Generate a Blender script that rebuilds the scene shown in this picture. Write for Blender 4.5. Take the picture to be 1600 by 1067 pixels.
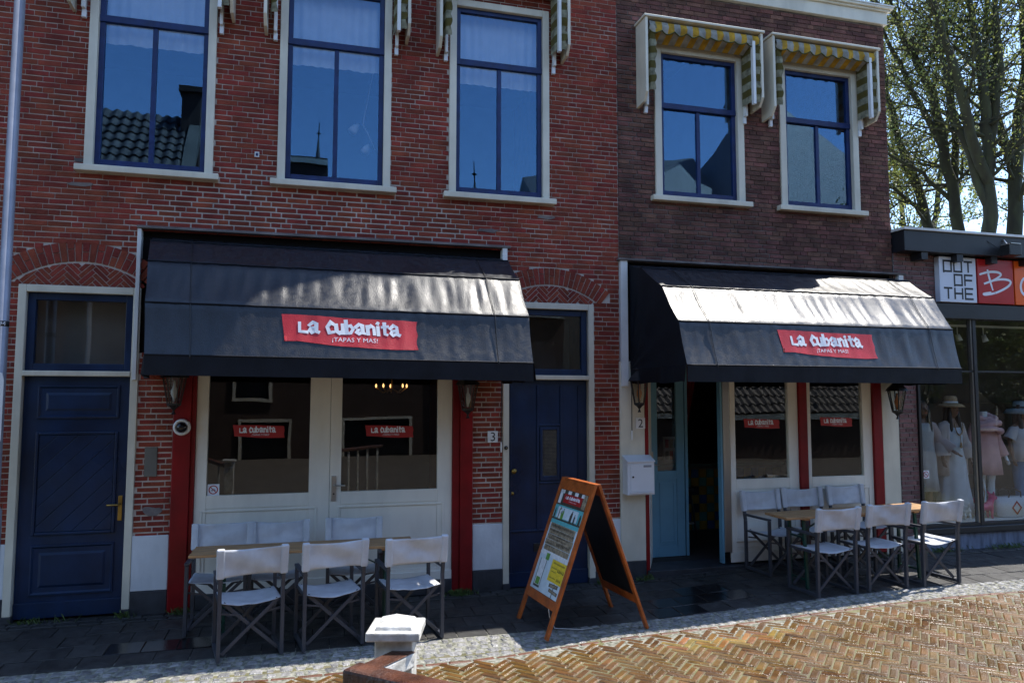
import bpy, bmesh, math, random
from mathutils import Vector, Matrix, noise
R = math.radians
random.seed(7)
for o in list(bpy.data.objects): bpy.data.objects.remove(o)
S = bpy.context.scene
C = S.collection

# ------------------------------------------------------------------ camera, light
cam = bpy.data.objects.new('camera', bpy.data.cameras.new('camera')); C.objects.link(cam)
cam.location = (0, -8.597, 2.15)
cam.rotation_euler = (R(90 + 4.34), R(-0.06), R(-15.13))
cam.data.sensor_width = 36; cam.data.lens = 25.88
cam.data.clip_start = .05; cam.data.clip_end = 2000
S.camera = cam
SUN = Vector((0.53, 0.140, 1.0)).normalized()          # direction towards the sun
elev = math.asin(SUN.z)
W = bpy.data.worlds.new('World'); S.world = W; W.use_nodes = True
nt = W.node_tree
sky = nt.nodes.new('ShaderNodeTexSky'); sky.sky_type = 'NISHITA'; sky.sun_disc = False
sky.sun_elevation = elev; sky.sun_rotation = math.atan2(SUN.x, SUN.y)
sky.air_density = 1.0; sky.dust_density = .35; sky.ozone_density = 3.5
nt.nodes['Background'].inputs[1].default_value = 0.15
nt.links.new(sky.outputs[0], nt.nodes['Background'].inputs[0])
sl = bpy.data.lights.new('sun', 'SUN'); sl.energy = 3.5; sl.angle = R(.5); sl.color = (1, .95, .87)
sun = bpy.data.objects.new('sun', sl); C.objects.link(sun)
sun.rotation_euler = SUN.to_track_quat('Z', 'Y').to_euler(); sun.location = (20, 5, 30)
S.view_settings.view_transform = 'Standard'; S.view_settings.look = 'None'
S.view_settings.gamma = 1; S.view_settings.exposure = 1.28
S.render.engine = 'CYCLES'
S.cycles.max_bounces = 7; S.cycles.transparent_max_bounces = 16

# ------------------------------------------------------------------ ground height
def G(x, y):
    t = min(max((x - 2.5) / 4.5, 0), 1)
    z = -.10 + .12 * t * t * (3 - 2 * t) - .028 * min(max(-y, 0), 2.)
    if y < -5: z += .1 * min(-5 - y, 4)
    return z

# ------------------------------------------------------------------ materials
MATS = {}
def mat(name, col, rough=.6, var=.15, scale=6., bump=.0, bscale=None, metal=0., spec=.5, rand=0., coat=0., col2=None,
        transl=0., sheen=0., stain=0., rvar=0., detail=6, emit=0., stretch=None, hue=0.):
    m = bpy.data.materials.new(name); m.use_nodes = True; n = m.node_tree.nodes; l = m.node_tree.links
    b = n['Principled BSDF']; b.inputs['Roughness'].default_value = rough; b.inputs['Metallic'].default_value = metal
    b.inputs['Specular IOR Level'].default_value = spec; b.inputs['Coat Weight'].default_value = coat
    b.inputs['Coat Roughness'].default_value = .12
    geo = n.new('ShaderNodeNewGeometry'); src = geo.outputs['Position']
    if stretch:
        mp = n.new('ShaderNodeMapping'); mp.inputs['Scale'].default_value = stretch; l.new(src, mp.inputs['Vector']); src = mp.outputs[0]
    tx = n.new('ShaderNodeTexNoise'); tx.inputs['Scale'].default_value = scale; tx.inputs['Detail'].default_value = detail
    l.new(src, tx.inputs['Vector'])
    a = [c * (1 - var) for c in col]; d = col2 or [min(1, c * (1 + var)) for c in col]
    rp = n.new('ShaderNodeValToRGB'); rp.color_ramp.elements[0].position = .3; rp.color_ramp.elements[1].position = .7
    rp.color_ramp.elements[0].color = (*a, 1); rp.color_ramp.elements[1].color = (*d, 1)
    l.new(tx.outputs['Fac'], rp.inputs[0]); out = rp.outputs[0]
    if rand:
        oi = n.new('ShaderNodeObjectInfo'); ad = n.new('ShaderNodeMath'); ad.operation = 'ADD'
        l.new(geo.outputs['Random Per Island'], ad.inputs[0]); l.new(oi.outputs['Random'], ad.inputs[1])
        fr = n.new('ShaderNodeMath'); fr.operation = 'FRACT'; l.new(ad.outputs[0], fr.inputs[0])
        mr = n.new('ShaderNodeMapRange'); mr.inputs[3].default_value = 1 - rand; mr.inputs[4].default_value = 1 + rand
        l.new(fr.outputs[0], mr.inputs[0])
        hs = n.new('ShaderNodeHueSaturation'); l.new(mr.outputs[0], hs.inputs['Value']); l.new(out, hs.inputs['Color'])
        if hue:
            m2 = n.new('ShaderNodeMath'); m2.operation = 'MULTIPLY'; m2.inputs[1].default_value = 7.31; l.new(fr.outputs[0], m2.inputs[0])
            f2 = n.new('ShaderNodeMath'); f2.operation = 'FRACT'; l.new(m2.outputs[0], f2.inputs[0])
            m3 = n.new('ShaderNodeMapRange'); m3.inputs[3].default_value = .5 - hue; m3.inputs[4].default_value = .5 + hue
            l.new(f2.outputs[0], m3.inputs[0]); l.new(m3.outputs[0], hs.inputs['Hue'])
        out = hs.outputs[0]
    if stain:
        sp_ = n.new('ShaderNodeMapping'); sp_.inputs['Scale'].default_value = (1.5, 1.5, .45); l.new(geo.outputs['Position'], sp_.inputs['Vector'])
        sn = n.new('ShaderNodeTexNoise'); sn.inputs['Scale'].default_value = 1.1; sn.inputs['Detail'].default_value = 7; sn.inputs['Roughness'].default_value = .65; l.new(sp_.outputs[0], sn.inputs['Vector'])
        sr = n.new('ShaderNodeMapRange'); sr.inputs[1].default_value = .36; sr.inputs[2].default_value = .60; sr.inputs[3].default_value = 1 - stain; sr.inputs[4].default_value = 1.06; l.new(sn.outputs['Fac'], sr.inputs[0])
        sm = n.new('ShaderNodeMix'); sm.data_type = 'RGBA'; sm.blend_type = 'MULTIPLY'; sm.inputs[0].default_value = 1; l.new(out, sm.inputs[6]); l.new(sr.outputs[0], sm.inputs[7]); out = sm.outputs[2]
    l.new(out, b.inputs['Base Color'])
    if rvar:
        mr = n.new('ShaderNodeMapRange'); mr.inputs[1].default_value = .35; mr.inputs[2].default_value = .65
        mr.inputs[3].default_value = max(.03, rough - rvar); mr.inputs[4].default_value = min(1, rough + rvar)
        t2 = n.new('ShaderNodeTexNoise'); t2.inputs['Scale'].default_value = scale * .37; t2.inputs['Detail'].default_value = 3
        l.new(src, t2.inputs['Vector']); l.new(t2.outputs['Fac'], mr.inputs[0]); l.new(mr.outputs[0], b.inputs['Roughness'])
    if bump:
        t3 = n.new('ShaderNodeTexNoise'); t3.inputs['Scale'].default_value = bscale or scale * 4; t3.inputs['Detail'].default_value = 5
        l.new(src, t3.inputs['Vector'])
        bp = n.new('ShaderNodeBump'); bp.inputs['Strength'].default_value = bump; bp.inputs['Distance'].default_value = .02
        l.new(t3.outputs['Fac'], bp.inputs['Height']); l.new(bp.outputs[0], b.inputs['Normal'])
    if transl:
        tr = n.new('ShaderNodeBsdfTranslucent'); l.new(out, tr.inputs['Color'])
        mx = n.new('ShaderNodeMixShader'); mx.inputs[0].default_value = transl
        l.new(b.outputs[0], mx.inputs[1]); l.new(tr.outputs[0], mx.inputs[2]); l.new(mx.outputs[0], n['Material Output'].inputs[0])
    if emit:
        b.inputs['Emission Color'].default_value = (*col, 1); b.inputs['Emission Strength'].default_value = emit
    MATS[name] = m
    return m

def glass_mat(name, tint=(.86, .9, .9), ior=1.5, gain=1.0, refl=(1, 1, 1)):
    m = bpy.data.materials.new(name); m.use_nodes = True; n = m.node_tree.nodes; l = m.node_tree.links
    n.remove(n['Principled BSDF'])
    tr = n.new('ShaderNodeBsdfTransparent'); tr.inputs[0].default_value = (*tint, 1)
    gl = n.new('ShaderNodeBsdfGlossy'); gl.inputs['Roughness'].default_value = .004; gl.inputs['Color'].default_value = (*refl, 1)
    geo = n.new('ShaderNodeNewGeometry'); tx = n.new('ShaderNodeTexNoise'); tx.inputs['Scale'].default_value = 1.3; tx.inputs['Detail'].default_value = 1
    l.new(geo.outputs['Position'], tx.inputs['Vector'])
    bp = n.new('ShaderNodeBump'); bp.inputs['Strength'].default_value = .12; bp.inputs['Distance'].default_value = .012
    l.new(tx.outputs['Fac'], bp.inputs['Height']); l.new(bp.outputs[0], gl.inputs['Normal'])
    dt = n.new('ShaderNodeVectorMath'); dt.operation = 'DOT_PRODUCT'; l.new(geo.outputs['Normal'], dt.inputs[0]); l.new(geo.outputs['Incoming'], dt.inputs[1])
    ab_ = n.new('ShaderNodeMath'); ab_.operation = 'ABSOLUTE'; l.new(dt.outputs['Value'], ab_.inputs[0])
    om = n.new('ShaderNodeMath'); om.operation = 'SUBTRACT'; om.inputs[0].default_value = 1; l.new(ab_.outputs[0], om.inputs[1])
    pw_ = n.new('ShaderNodeMath'); pw_.operation = 'POWER'; pw_.inputs[1].default_value = 5; l.new(om.outputs[0], pw_.inputs[0])
    mu = n.new('ShaderNodeMath'); mu.operation = 'MULTIPLY_ADD'; mu.use_clamp = True; mu.inputs[1].default_value = 1 - .04*gain; mu.inputs[2].default_value = .04*gain
    l.new(pw_.outputs[0], mu.inputs[0])          # Schlick reflectance, the same from both faces of the pane
    mx = n.new('ShaderNodeMixShader'); l.new(mu.outputs[0], mx.inputs[0]); l.new(tr.outputs[0], mx.inputs[1]); l.new(gl.outputs[0], mx.inputs[2])
    l.new(mx.outputs[0], n['Material Output'].inputs[0]); MATS[name] = m
    return m

brick_red = mat('red brick', (.205, .037, .021), .85, .3, 5, .5, 60, rand=.24, hue=.008, spec=.3, stain=.16)
brick_pur = mat('purple brown brick', (.130, .057, .043), .85, .4, 5, .5, 60, rand=.34, hue=.014, spec=.3, stain=.25)
brick_shop = mat('mauve brick', (.17, .085, .08), .85, .25, 9, .4, 60, rand=.22)
mort_w = mat('pale mortar', (.47, .41, .36), .9, .25, 3, .3, 80, stain=.16)
mort_d = mat('grey brown mortar', (.17, .145, .135), .9, .45, 3, .3, 80, stain=.4)
cream = mat('cream paint', (.62, .58, .47), .42, .07, 3, .08, 14, rvar=.08, stain=.2)
creamdoor = mat('pale cream door paint', (.74, .71, .63), .38, .05, 2, .05, 12, rvar=.08, stain=.10)
bluedoor = mat('dark blue door paint', (.005, .020, .060), .38, .3, 3, .12, 18, rvar=.12, spec=.35, stain=.3)
bluesash = mat('blue sash paint', (.008, .022, .095), .4, .3, 8, .12, 25, spec=.35)
redpaint = mat('dark red paint', (.20, .003, .006), .42, .25, 3, .1, 16, rvar=.12, spec=.3, stain=.25)
plaster = mat('white plaster', (.60, .62, .64), .8, .09, 3, .15, 30, stain=.18)
tarblack = mat('black tarred plinth', (.028, .030, .036), .6, .4, 6, .3, 30)
blackbox = mat('black awning box', (.004, .004, .005), .8, .3, 8, .1, spec=.2)
navy = mat('wet navy awning cloth', (.006, .0075, .012), .39, .4, 40, .20, 110, spec=.62, rvar=.08)
navy_side = mat('dry navy cloth', (.006, .0075, .012), .6, .3, 5, .3, 150, spec=.2)
redcloth = mat('red sign cloth', (.50, .012, .022), .42, .12, 5, .3, 170)
whiteprint = mat('white lettering', (.74, .77, .82), .6, .03, 5)
redprint = mat('red sticker', (.36, .012, .014), .5, .06, 6)
steel = mat('brushed steel', (.42, .40, .37), .35, .2, 3, .1, 40, metal=.9, stretch=(1, 1, .1))
greypole = mat('galvanised pole', (.25, .265, .31), .45, .18, 4, .1, 30, metal=.35)
darkmetal = mat('dark iron', (.012, .012, .013), .45, .3, 10, .1)
frame_grey = mat('charcoal chair frame', (.040, .045, .058), .42, .12, 8, .05, 40)
canvas = mat('pale grey canvas', (.62, .64, .68), .85, .08, 10, .25, 320, transl=.2, stain=.15)
wood = mat('varnished table wood', (.36, .20, .085), .5, .45, 9, .15, 30, stretch=(.6, 6, 6))
greensteel = mat('dark green steel', (.006, .05, .035), .4, .2, 8)
orangewood = mat('orange stained wood', (.36, .085, .014), .4, .35, 10, .15, 30)
board = mat('black chalkboard', (.008, .008, .009), .45, .4, 4)
paperblue = mat('pale blue poster', (.55, .66, .72), .4, .1, 14)
teal = mat('teal door paint', (.14, .32, .43), .4, .08, 3, .05, 14)
curt = mat('white voile curtain', (.62, .63, .66), .9, .05, 8, transl=.3)
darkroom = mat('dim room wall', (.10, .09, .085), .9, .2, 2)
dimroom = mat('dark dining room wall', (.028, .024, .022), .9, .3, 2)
darkfloor = mat('dark floorboards', (.05, .035, .025), .6, .3, 4)
orangewall = mat('orange interior wall', (.50, .17, .04), .8, .1, 2)
brass = mat('old brass', (.35, .22, .06), .35, .2, 10, metal=.9)
white = mat('white paint', (.70, .70, .68), .45, .06, 6, .08, 30, stain=.2)
whitemetal = mat('white enamel', (.66, .68, .71), .35, .05, 4)
yellow = mat('yellow awning stripe', (.50, .28, .02), .85, .4, 9, .2, 200, transl=.2)
offwhite = mat('white awning stripe', (.34, .33, .29), .85, .4, 9, .2, 200, transl=.2)
olive = mat('weathered olive trim', (.07, .075, .018), .9, .35, 20)
olivestripe = mat('olive yellow cloth', (.20, .14, .012), .9, .55, 14, col2=(.09, .08, .02), transl=.1)  # darker olive version of the yellow stripe, for the side cloths
olivewhite = mat('olive white cloth', (.22, .21, .14), .9, .5, 14, transl=.1)  # darker olive version of the white stripe
slab = mat('dark wet paving', (.031, .030, .029), .55, .35, 12, .5, 130, rand=.25, rvar=.2)
slab_wet = mat('wet shiny paving', (.016, .016, .017), .14, .3, 8, .06, 60, rand=.2)
joint_dark = mat('dark joint sand', (.018, .017, .014), .95, .4, 20, .3, 90)
sett = mat('granite sett', (.20, .195, .19), .42, .4, 18, .5, 70, rand=.4, rvar=.15)
joint_sett = mat('mossy joint grit', (.14, .15, .08), .9, .6, 30, .5, 120, col2=(.34, .33, .28))
klinker = mat('yellow brown street brick', (.108, .053, .0125), .36, .3, 7, .4, 80, spec=.5, rand=.24, hue=.012, rvar=.14, stain=.2)
klinker_y = mat('newer yellow street brick', (.17, .092, .022), .35, .3, 9, .35, 80, rand=.35, hue=.03, rvar=.14)
joint_kl = mat('pale joint sand with moss', (.30, .25, .15), .6, .4, 7, .7, 120, col2=(.14, .14, .045), stain=.4)
redline = mat('red border brick', (.10, .038, .020), .55, .3, 9, .3, 80, rand=.25)
asphalt = mat('dark ground', (.07, .065, .06), .9, .3, 3)
bark = mat('mossy bark', (.040, .036, .020), .9, .45, 5, .5, 18, col2=(.05, .055, .022), stretch=(1, 1, .3))
leaf = mat('spring leaf', (.23, .25, .06), .5, .3, 3, rand=.45, hue=.025, transl=.45)
leaf_d = mat('darker leaf', (.12, .145, .035), .5, .3, 3, rand=.45, hue=.025, transl=.4)
grassm = mat('weed leaf', (.06, .10, .02), .6, .3, 9, rand=.4, transl=.2)
tile_roof = mat('dark clay pantile', (.055, .048, .044), .6, .35, 6, .3, 40, rand=.3)
slate = mat('grey slate', (.07, .07, .075), .55, .3, 3, .2, 20, stretch=(1, 1, 5))
stone = mat('grey sandstone', (.13, .12, .10), .85, .3, 2, .3, 20)
glass = glass_mat('window glass', tint=(.95, .97, .96), gain=1.2)
glass_up = glass_mat('sky tinted upper window glass', tint=(.97, .98, .98), gain=2.5, refl=(.32, .62, 1.))  # reflection colour tinted blue to deepen the mirrored sky
glass_lamp = glass_mat('lantern glass', tint=(.75, .75, .72), gain=1.0)
bulbmat = mat('warm bulb', (1., .5, .18), .4, 0, emit=1.1)
bulbdim = mat('amber glow lamp globe', (.55, .20, .05), .4, .1)  # glow of a lit bulb put into the colour, no emission
skinm = mat('mannequin skin', (.16, .085, .055), .5, .1)
skinw = mat('white mannequin', (.66, .68, .70), .4, .05)
hairm = mat('dark hair', (.012, .009, .008), .6, .3, 20)

# ------------------------------------------------------------------ mesh builder
class MB:
    def __init__(s): s.v = []; s.f = []
    def add(s, vs, fs):
        k = len(s.v); s.v += [tuple(v) for v in vs]; s.f += [tuple(i + k for i in f) for f in fs]; return s
    def box(s, x0, y0, z0, x1, y1, z1):
        return s.add([(x0,y0,z0),(x1,y0,z0),(x1,y1,z0),(x0,y1,z0),(x0,y0,z1),(x1,y0,z1),(x1,y1,z1),(x0,y1,z1)],
                     [(0,3,2,1),(4,5,6,7),(0,1,5,4),(1,2,6,5),(2,3,7,6),(3,0,4,7)])
    def cbox(s, x0, y0, z0, x1, y1, z1, c=.004):
        """box with chamfered edges towards -y (street side)"""
        vs = [(x0,y1,z0),(x1,y1,z0),(x1,y1,z1),(x0,y1,z1),(x0,y0+c,z0),(x1,y0+c,z0),(x1,y0+c,z1),(x0,y0+c,z1),
              (x0+c,y0,z0+c),(x1-c,y0,z0+c),(x1-c,y0,z1-c),(x0+c,y0,z1-c)]
        return s.add(vs, [(0,1,2,3),(0,4,5,1),(1,5,6,2),(2,6,7,3),(3,7,4,0),(4,8,9,5),(5,9,10,6),(6,10,11,7),(7,11,8,4),(8,11,10,9)])
    def bar(s, p, q, w, h=None, up=(0,0,1)):
        p = Vector(p); q = Vector(q); d = (q - p).normalized(); u = Vector(up)
        if abs(d.dot(u)) > .98: u = Vector((0,1,0))
        a = d.cross(u).normalized(); b = a.cross(d).normalized(); h = h or w
        vs = [c + a*sx*w/2 + b*sz*h/2 for c in (p, q) for sx, sz in ((-1,-1),(1,-1),(1,1),(-1,1))]
        return s.add(vs, [(0,1,2,3),(7,6,5,4),(0,4,5,1),(1,5,6,2),(2,6,7,3),(3,7,4,0)])
    def tube(s, pts, r, n=8, cap=True):
        pts = [Vector(p) for p in pts]; rs = r if isinstance(r, (list, tuple)) else [r] * len(pts)
        rings = []; a = None
        for i, p in enumerate(pts):
            d = (pts[min(i+1, len(pts)-1)] - pts[max(i-1, 0)]).normalized()
            if a is None:
                a = d.cross(Vector((0,0,1)))
                if a.length < .05: a = d.cross(Vector((0,1,0)))
            a = (a - d * a.dot(d)).normalized(); b = d.cross(a)
            rings.append([p + (a*math.cos(2*math.pi*j/n) + b*math.sin(2*math.pi*j/n)) * rs[i] for j in range(n)])
        vs = [v for g in rings for v in g]; fs = []
        for i in range(len(rings)-1):
            for j in range(n): fs.append((i*n+j, i*n+(j+1)%n, (i+1)*n+(j+1)%n, (i+1)*n+j))
        if cap: fs.append(tuple(reversed(range(n)))); fs.append(tuple(range(len(vs)-n, len(vs))))
        return s.add(vs, fs)
    def lathe(s, prof, n=16, o=(0,0,0), axis='z', rot=0):
        vs = []
        for r, h in prof:
            for j in range(n):
                t = 2*math.pi*j/n + rot; c, d = r*math.cos(t), r*math.sin(t)
                vs.append((o[0]+c, o[1]+d, o[2]+h) if axis == 'z' else (o[0]+c, o[1]-h, o[2]+d))
        fs = [(i*n+j, i*n+(j+1)%n, (i+1)*n+(j+1)%n, (i+1)*n+j) for i in range(len(prof)-1) for j in range(n)]
        fs += [tuple(reversed(range(n))), tuple(range(len(vs)-n, len(vs)))]
        return s.add(vs, fs)
    def loft(s, rings, n=14):
        vs = []
        for (x, y, z, rx, ry) in rings:
            vs += [(x + rx*math.cos(2*math.pi*j/n), y + ry*math.sin(2*math.pi*j/n), z) for j in range(n)]
        fs = [(i*n+j, i*n+(j+1)%n, (i+1)*n+(j+1)%n, (i+1)*n+j) for i in range(len(rings)-1) for j in range(n)]
        fs += [tuple(reversed(range(n))), tuple(range(len(vs)-n, len(vs)))]
        return s.add(vs, fs)
    def plate(s, poly, y0, y1):
        """extrude an (x,z) polygon from y0 (front) to y1 (back)"""
        n = len(poly); vs = [(x, y0, z) for x, z in poly] + [(x, y1, z) for x, z in poly]
        return s.add(vs, [tuple(range(n)), tuple(reversed(range(n, 2*n)))] + [(i, i+n, (i+1)%n+n, (i+1)%n) for i in range(n)])
    def build(s, name, m, parent=None, smooth=False, kind=None, loc=None, bevel=0, fix=True, sub=0):
        me = bpy.data.meshes.new(name); me.from_pydata([tuple(v) for v in s.v], [], s.f)
        for x in (m if isinstance(m, (list, tuple)) else [m]): me.materials.append(x)
        if fix:
            bm = bmesh.new(); bm.from_mesh(me); bmesh.ops.recalc_face_normals(bm, faces=bm.faces); bm.to_mesh(me); bm.free()
        if smooth:
            for p in me.polygons: p.use_smooth = True
        o = bpy.data.objects.new(name, me); C.objects.link(o)
        if bevel:
            b = o.modifiers.new('bevel', 'BEVEL'); b.width = bevel; b.segments = 2; b.limit_method = 'ANGLE'; b.angle_limit = R(40)
        if sub:
            b = o.modifiers.new('sub', 'SUBSURF'); b.levels = sub; b.render_levels = sub
        if loc: o.location = loc
        if parent: o.parent = parent
        if kind: o['kind'] = kind
        return o

def thing(name, label, cat, loc=(0,0,0), rz=0, group=None):
    o = bpy.data.objects.new(name, None); C.objects.link(o); o.location = loc; o.rotation_euler = (0,0,rz); o.empty_display_size = .1
    o['label'] = label; o['category'] = cat
    if group: o['group'] = group
    return o
def tag(o, label, cat, group=None):
    o['label'] = label; o['category'] = cat
    if group: o['group'] = group
    return o
def copy_tree(root, loc, rz, label, group=None, tilt=None):
    r = root.copy(); C.objects.link(r); r.location = loc; r.rotation_euler = (0,0,rz); r['label'] = label
    if group: r['group'] = group
    for ch in list(root.children):
        c = ch.copy(); C.objects.link(c); c.parent = r
        for g in list(ch.children):
            d = g.copy(); C.objects.link(d); d.parent = c
    return r

# 2-D helpers ------------------------------------------------------
def ribbon(pts, w, close=False):
    """polyline -> list of quads (2-D), mitred"""
    P = [Vector(p) for p in pts]; n = len(P); L, Rr = [], []
    for i in range(n):
        d0 = (P[i] - P[i-1]).normalized() if i else (P[1] - P[0]).normalized()
        d1 = (P[i+1] - P[i]).normalized() if i < n-1 else d0
        t = (d0 + d1)
        t = t.normalized() if t.length > .1 else d1
        nn = Vector((-t.y, t.x)); k = 1 / max(.5, nn.dot(Vector((-d1.y, d1.x))))
        ww = w[i] if isinstance(w, (list, tuple)) else w
        e = Vector((0, 0))
        if i == 0: e = -d1 * ww * .3
        if i == n-1: e = d0 * ww * .3
        L.append(P[i] + nn*ww/2*k + e); Rr.append(P[i] - nn*ww/2*k + e)
    return [[L[i], L[i+1], Rr[i+1], Rr[i]] for i in range(n-1)]
GLY = {
 'L': ([[(0,.82),(.05,.06),(.55,.05)]], .62), 'a': ([[(.02,.62),(.28,.92),(.52,.78),(.56,.12),(.72,.06)],[(.52,.48),(.2,.42),(.1,.2),(.26,.04),(.54,.24)]], .80),
 'c': ([[(.52,.72),(.26,.9),(.05,.5),(.2,.06),(.50,.14)]], .62), 'u': ([[(.03,.8),(.08,.22),(.28,.05),(.5,.24)],[(.5,.82),(.54,.04)]], .70),
 'b': ([[(.05,1.12),(.08,.04)],[(.08,.62),(.36,.72),(.52,.4),(.34,.06),(.08,.08)]], .68), 'n': ([[(.04,.78),(.08,.02)],[(.08,.56),(.3,.78),(.5,.6),(.52,.02)]], .70),
 'i': ([[(.09,.74),(.1,.02)],[(.07,.98),(.13,1.1)]], .32), 't': ([[(.2,1.08),(.24,.12),(.4,.05)],[(.02,.72),(.46,.78)]], .56), ' ': ([], .42)}
def word(txt, size, stroke, jit=.04, seed=3):
    """hand-cut style lettering: quads + total width"""
    rd = random.Random(seed); x = 0; q = []
    for ch in txt:
        st, adv = GLY[ch]; a = rd.uniform(-.06, .06); sc = rd.uniform(.95, 1.08)
        for line in st:
            pts = [(x + (px*math.cos(a) - py*math.sin(a)) * size * sc, (px*math.sin(a) + py*math.cos(a)) * size * sc + rd.uniform(-jit, jit) * size * .3) for px, py in line]
            q += ribbon(pts, [stroke * size * rd.uniform(.8, 1.2) for _ in pts])
        x += adv * size
    return q, x
def text2d(txt, size):
    cu = bpy.data.curves.new('t', 'FONT'); cu.body = txt; cu.size = size; cu.resolution_u = 2
    o = bpy.data.objects.new('t', cu); C.objects.link(o)
    dg = bpy.context.evaluated_depsgraph_get(); ev = o.evaluated_get(dg); me = ev.to_mesh()
    vs = [(v.co.x, v.co.y) for v in me.vertices]; fs = [tuple(p.vertices) for p in me.polygons]; ev.to_mesh_clear()
    bpy.data.objects.remove(o); bpy.data.curves.remove(cu)
    w = max(v[0] for v in vs) if vs else 0
    return vs, fs, w
def clip_half(poly, a, b):
    """keep the part of poly left of the line a->b"""
    out = []; n = len(poly)
    sd = lambda p: (b[0]-a[0])*(p[1]-a[1]) - (b[1]-a[1])*(p[0]-a[0])
    for i in range(n):
        p, q = poly[i], poly[(i+1) % n]; s0, s1 = sd(p), sd(q)
        if s0 >= 0: out.append(p)
        if (s0 >= 0) != (s1 >= 0):
            t = s0 / (s0 - s1); out.append((p[0] + (q[0]-p[0])*t, p[1] + (q[1]-p[1])*t))
    return out
def clip_convex(poly, conv):
    for i in range(len(conv)):
        if len(poly) < 3: return []
        poly = clip_half(poly, conv[i], conv[(i+1) % len(conv)])
    return poly
def area(p): return abs(sum(p[i][0]*p[(i+1)%len(p)][1] - p[(i+1)%len(p)][0]*p[i][1] for i in range(len(p)))) / 2

# ------------------------------------------------------------------ brick walls
CAMP = Vector(cam.location)
def wall_sheet(x0, z0, x1, z1, holes, y, depth):
    """mortar face with rectangular openings and their reveals"""
    m = MB(); xs = sorted({x0, x1, *[h[0] for h in holes], *[h[2] for h in holes]}); zs = sorted({z0, z1, *[h[1] for h in holes], *[h[3] for h in holes]})
    xs = [x for x in xs if x0 <= x <= x1]; zs = [z for z in zs if z0 <= z <= z1]
    for i in range(len(xs)-1):
        for j in range(len(zs)-1):
            cx, cz = (xs[i]+xs[i+1])/2, (zs[j]+zs[j+1])/2
            if any(h[0] < cx < h[2] and h[1] < cz < h[3] for h in holes): continue
            m.add([(xs[i],y,zs[j]),(xs[i+1],y,zs[j]),(xs[i+1],y,zs[j+1]),(xs[i],y,zs[j+1])], [(0,1,2,3)])
    for a, b, c, d in holes:
        m.add([(a,y,b),(a,y+depth,b),(a,y+depth,d),(a,y,d)], [(0,1,2,3)]); m.add([(c,y,b),(c,y+depth,b),(c,y+depth,d),(c,y,d)], [(0,1,2,3)])
        m.add([(a,y,d),(a,y+depth,d),(c,y+depth,d),(c,y,d)], [(0,1,2,3)]); m.add([(a,y,b),(a,y+depth,b),(c,y+depth,b),(c,y,b)], [(0,1,2,3)])
    return m
def brick_layout(x0, z0, x1, z1, holes, arches, ch, bl, seed):
    """list of (xa, xb, za, zb) for every brick of a wall in Dutch cross bond"""
    rd = random.Random(seed); out = []; n = int((z1 - z0) / ch)
    for k in range(n):
        za = z0 + k*ch; zb = za + ch; zc = (za+zb)/2
        cut = [(h[0], h[2]) for h in holes if h[1] < zc < h[3]]
        for (cx, cz, rad, zs, lim) in arches:
            if zc > zs and abs(zc - cz) < rad: hw = min(lim, math.sqrt(rad*rad - (zc-cz)**2)); cut.append((cx-hw, cx+hw))
        x = x0 - (0 if k % 2 else bl*.25) - (bl*.5 if k % 4 == 2 else 0); i = 0
        while x < x1:
            L = bl if (k % 2 == 0 or (i % 3 != 1)) else bl*.5
            if k % 2 and rd.random() < .25: L = bl * .5
            segs = [(max(x, x0), min(x + L, x1))]; x += L; i += 1
            for (a, b) in cut:
                ns = []
                for (p, q) in segs:
                    if b <= p or a >= q: ns.append((p, q)); continue
                    if p < a: ns.append((p, a))
                    if b < q: ns.append((b, q))
                segs = ns
            out += [(p, q, za, zb) for p, q in segs if q - p > .03]
    return out
BRMESH = {}
def brick_mesh(m):
    if m.name not in BRMESH:
        b = MB().cbox(-.5, 0, -.5, .5, 1, .5, .0)
        b.v = [(x*(.96 if abs(y) < 1e-6 else 1), y, z*(.90 if abs(y) < 1e-6 else 1)) for x, y, z in b.v]
        b.v[4:8] = [(x, .25, z) for x, y, z in b.v[4:8]]
        o = b.build('brick', m); BRMESH[m.name] = o.data; bpy.data.objects.remove(o)
    return BRMESH[m.name]
def lay_bricks(lay, parent, m, face_y, hidden, name='brick', jz=.0095, limit=300, seed=1):
    rd = random.Random(seed); rows = []
    for (a, b, c, d) in lay:
        p = Vector(((a+b)/2, face_y, (c+d)/2)); rows.append(((p - CAMP).length + (100 if hidden(p) else 0) + (3 if b-a < .09 else 0), a, b, c, d))
    rows.sort(); rest = MB()
    for i, (_, a, b, c, d) in enumerate(rows):
        g = rd.uniform(.35, .65) * jz; a += g*.7; b -= g*.7; c += g + rd.uniform(-.0012, .0012); d -= g
        y = face_y - rd.uniform(0, .004)
        if i < limit:
            o = bpy.data.objects.new(name, brick_mesh(m)); C.objects.link(o); o.parent = parent
            o.location = ((a+b)/2, y, (c+d)/2); o.scale = (b-a, .02, d-c)
            o.rotation_euler = (rd.uniform(-.02, .02)*.5, rd.uniform(-.006, .006), rd.uniform(-.01, .01))
        else:
            w = rd.uniform(-.0015, .0015); rest.add([(a,y,c+w),(b,y+rd.uniform(-.001,.001),c-w),(b,y,d-w),(a,y,d+w),(a,y+.02,c),(b,y+.02,c),(b,y+.02,d),(a,y+.02,d)],
                     [(0,1,2,3),(1,5,6,2),(5,4,7,6),(4,0,3,7),(3,2,6,7),(4,5,1,0)])
    if rest.f: rest.build('far_bricks', m, parent, kind='stuff', fix=False)

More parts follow.
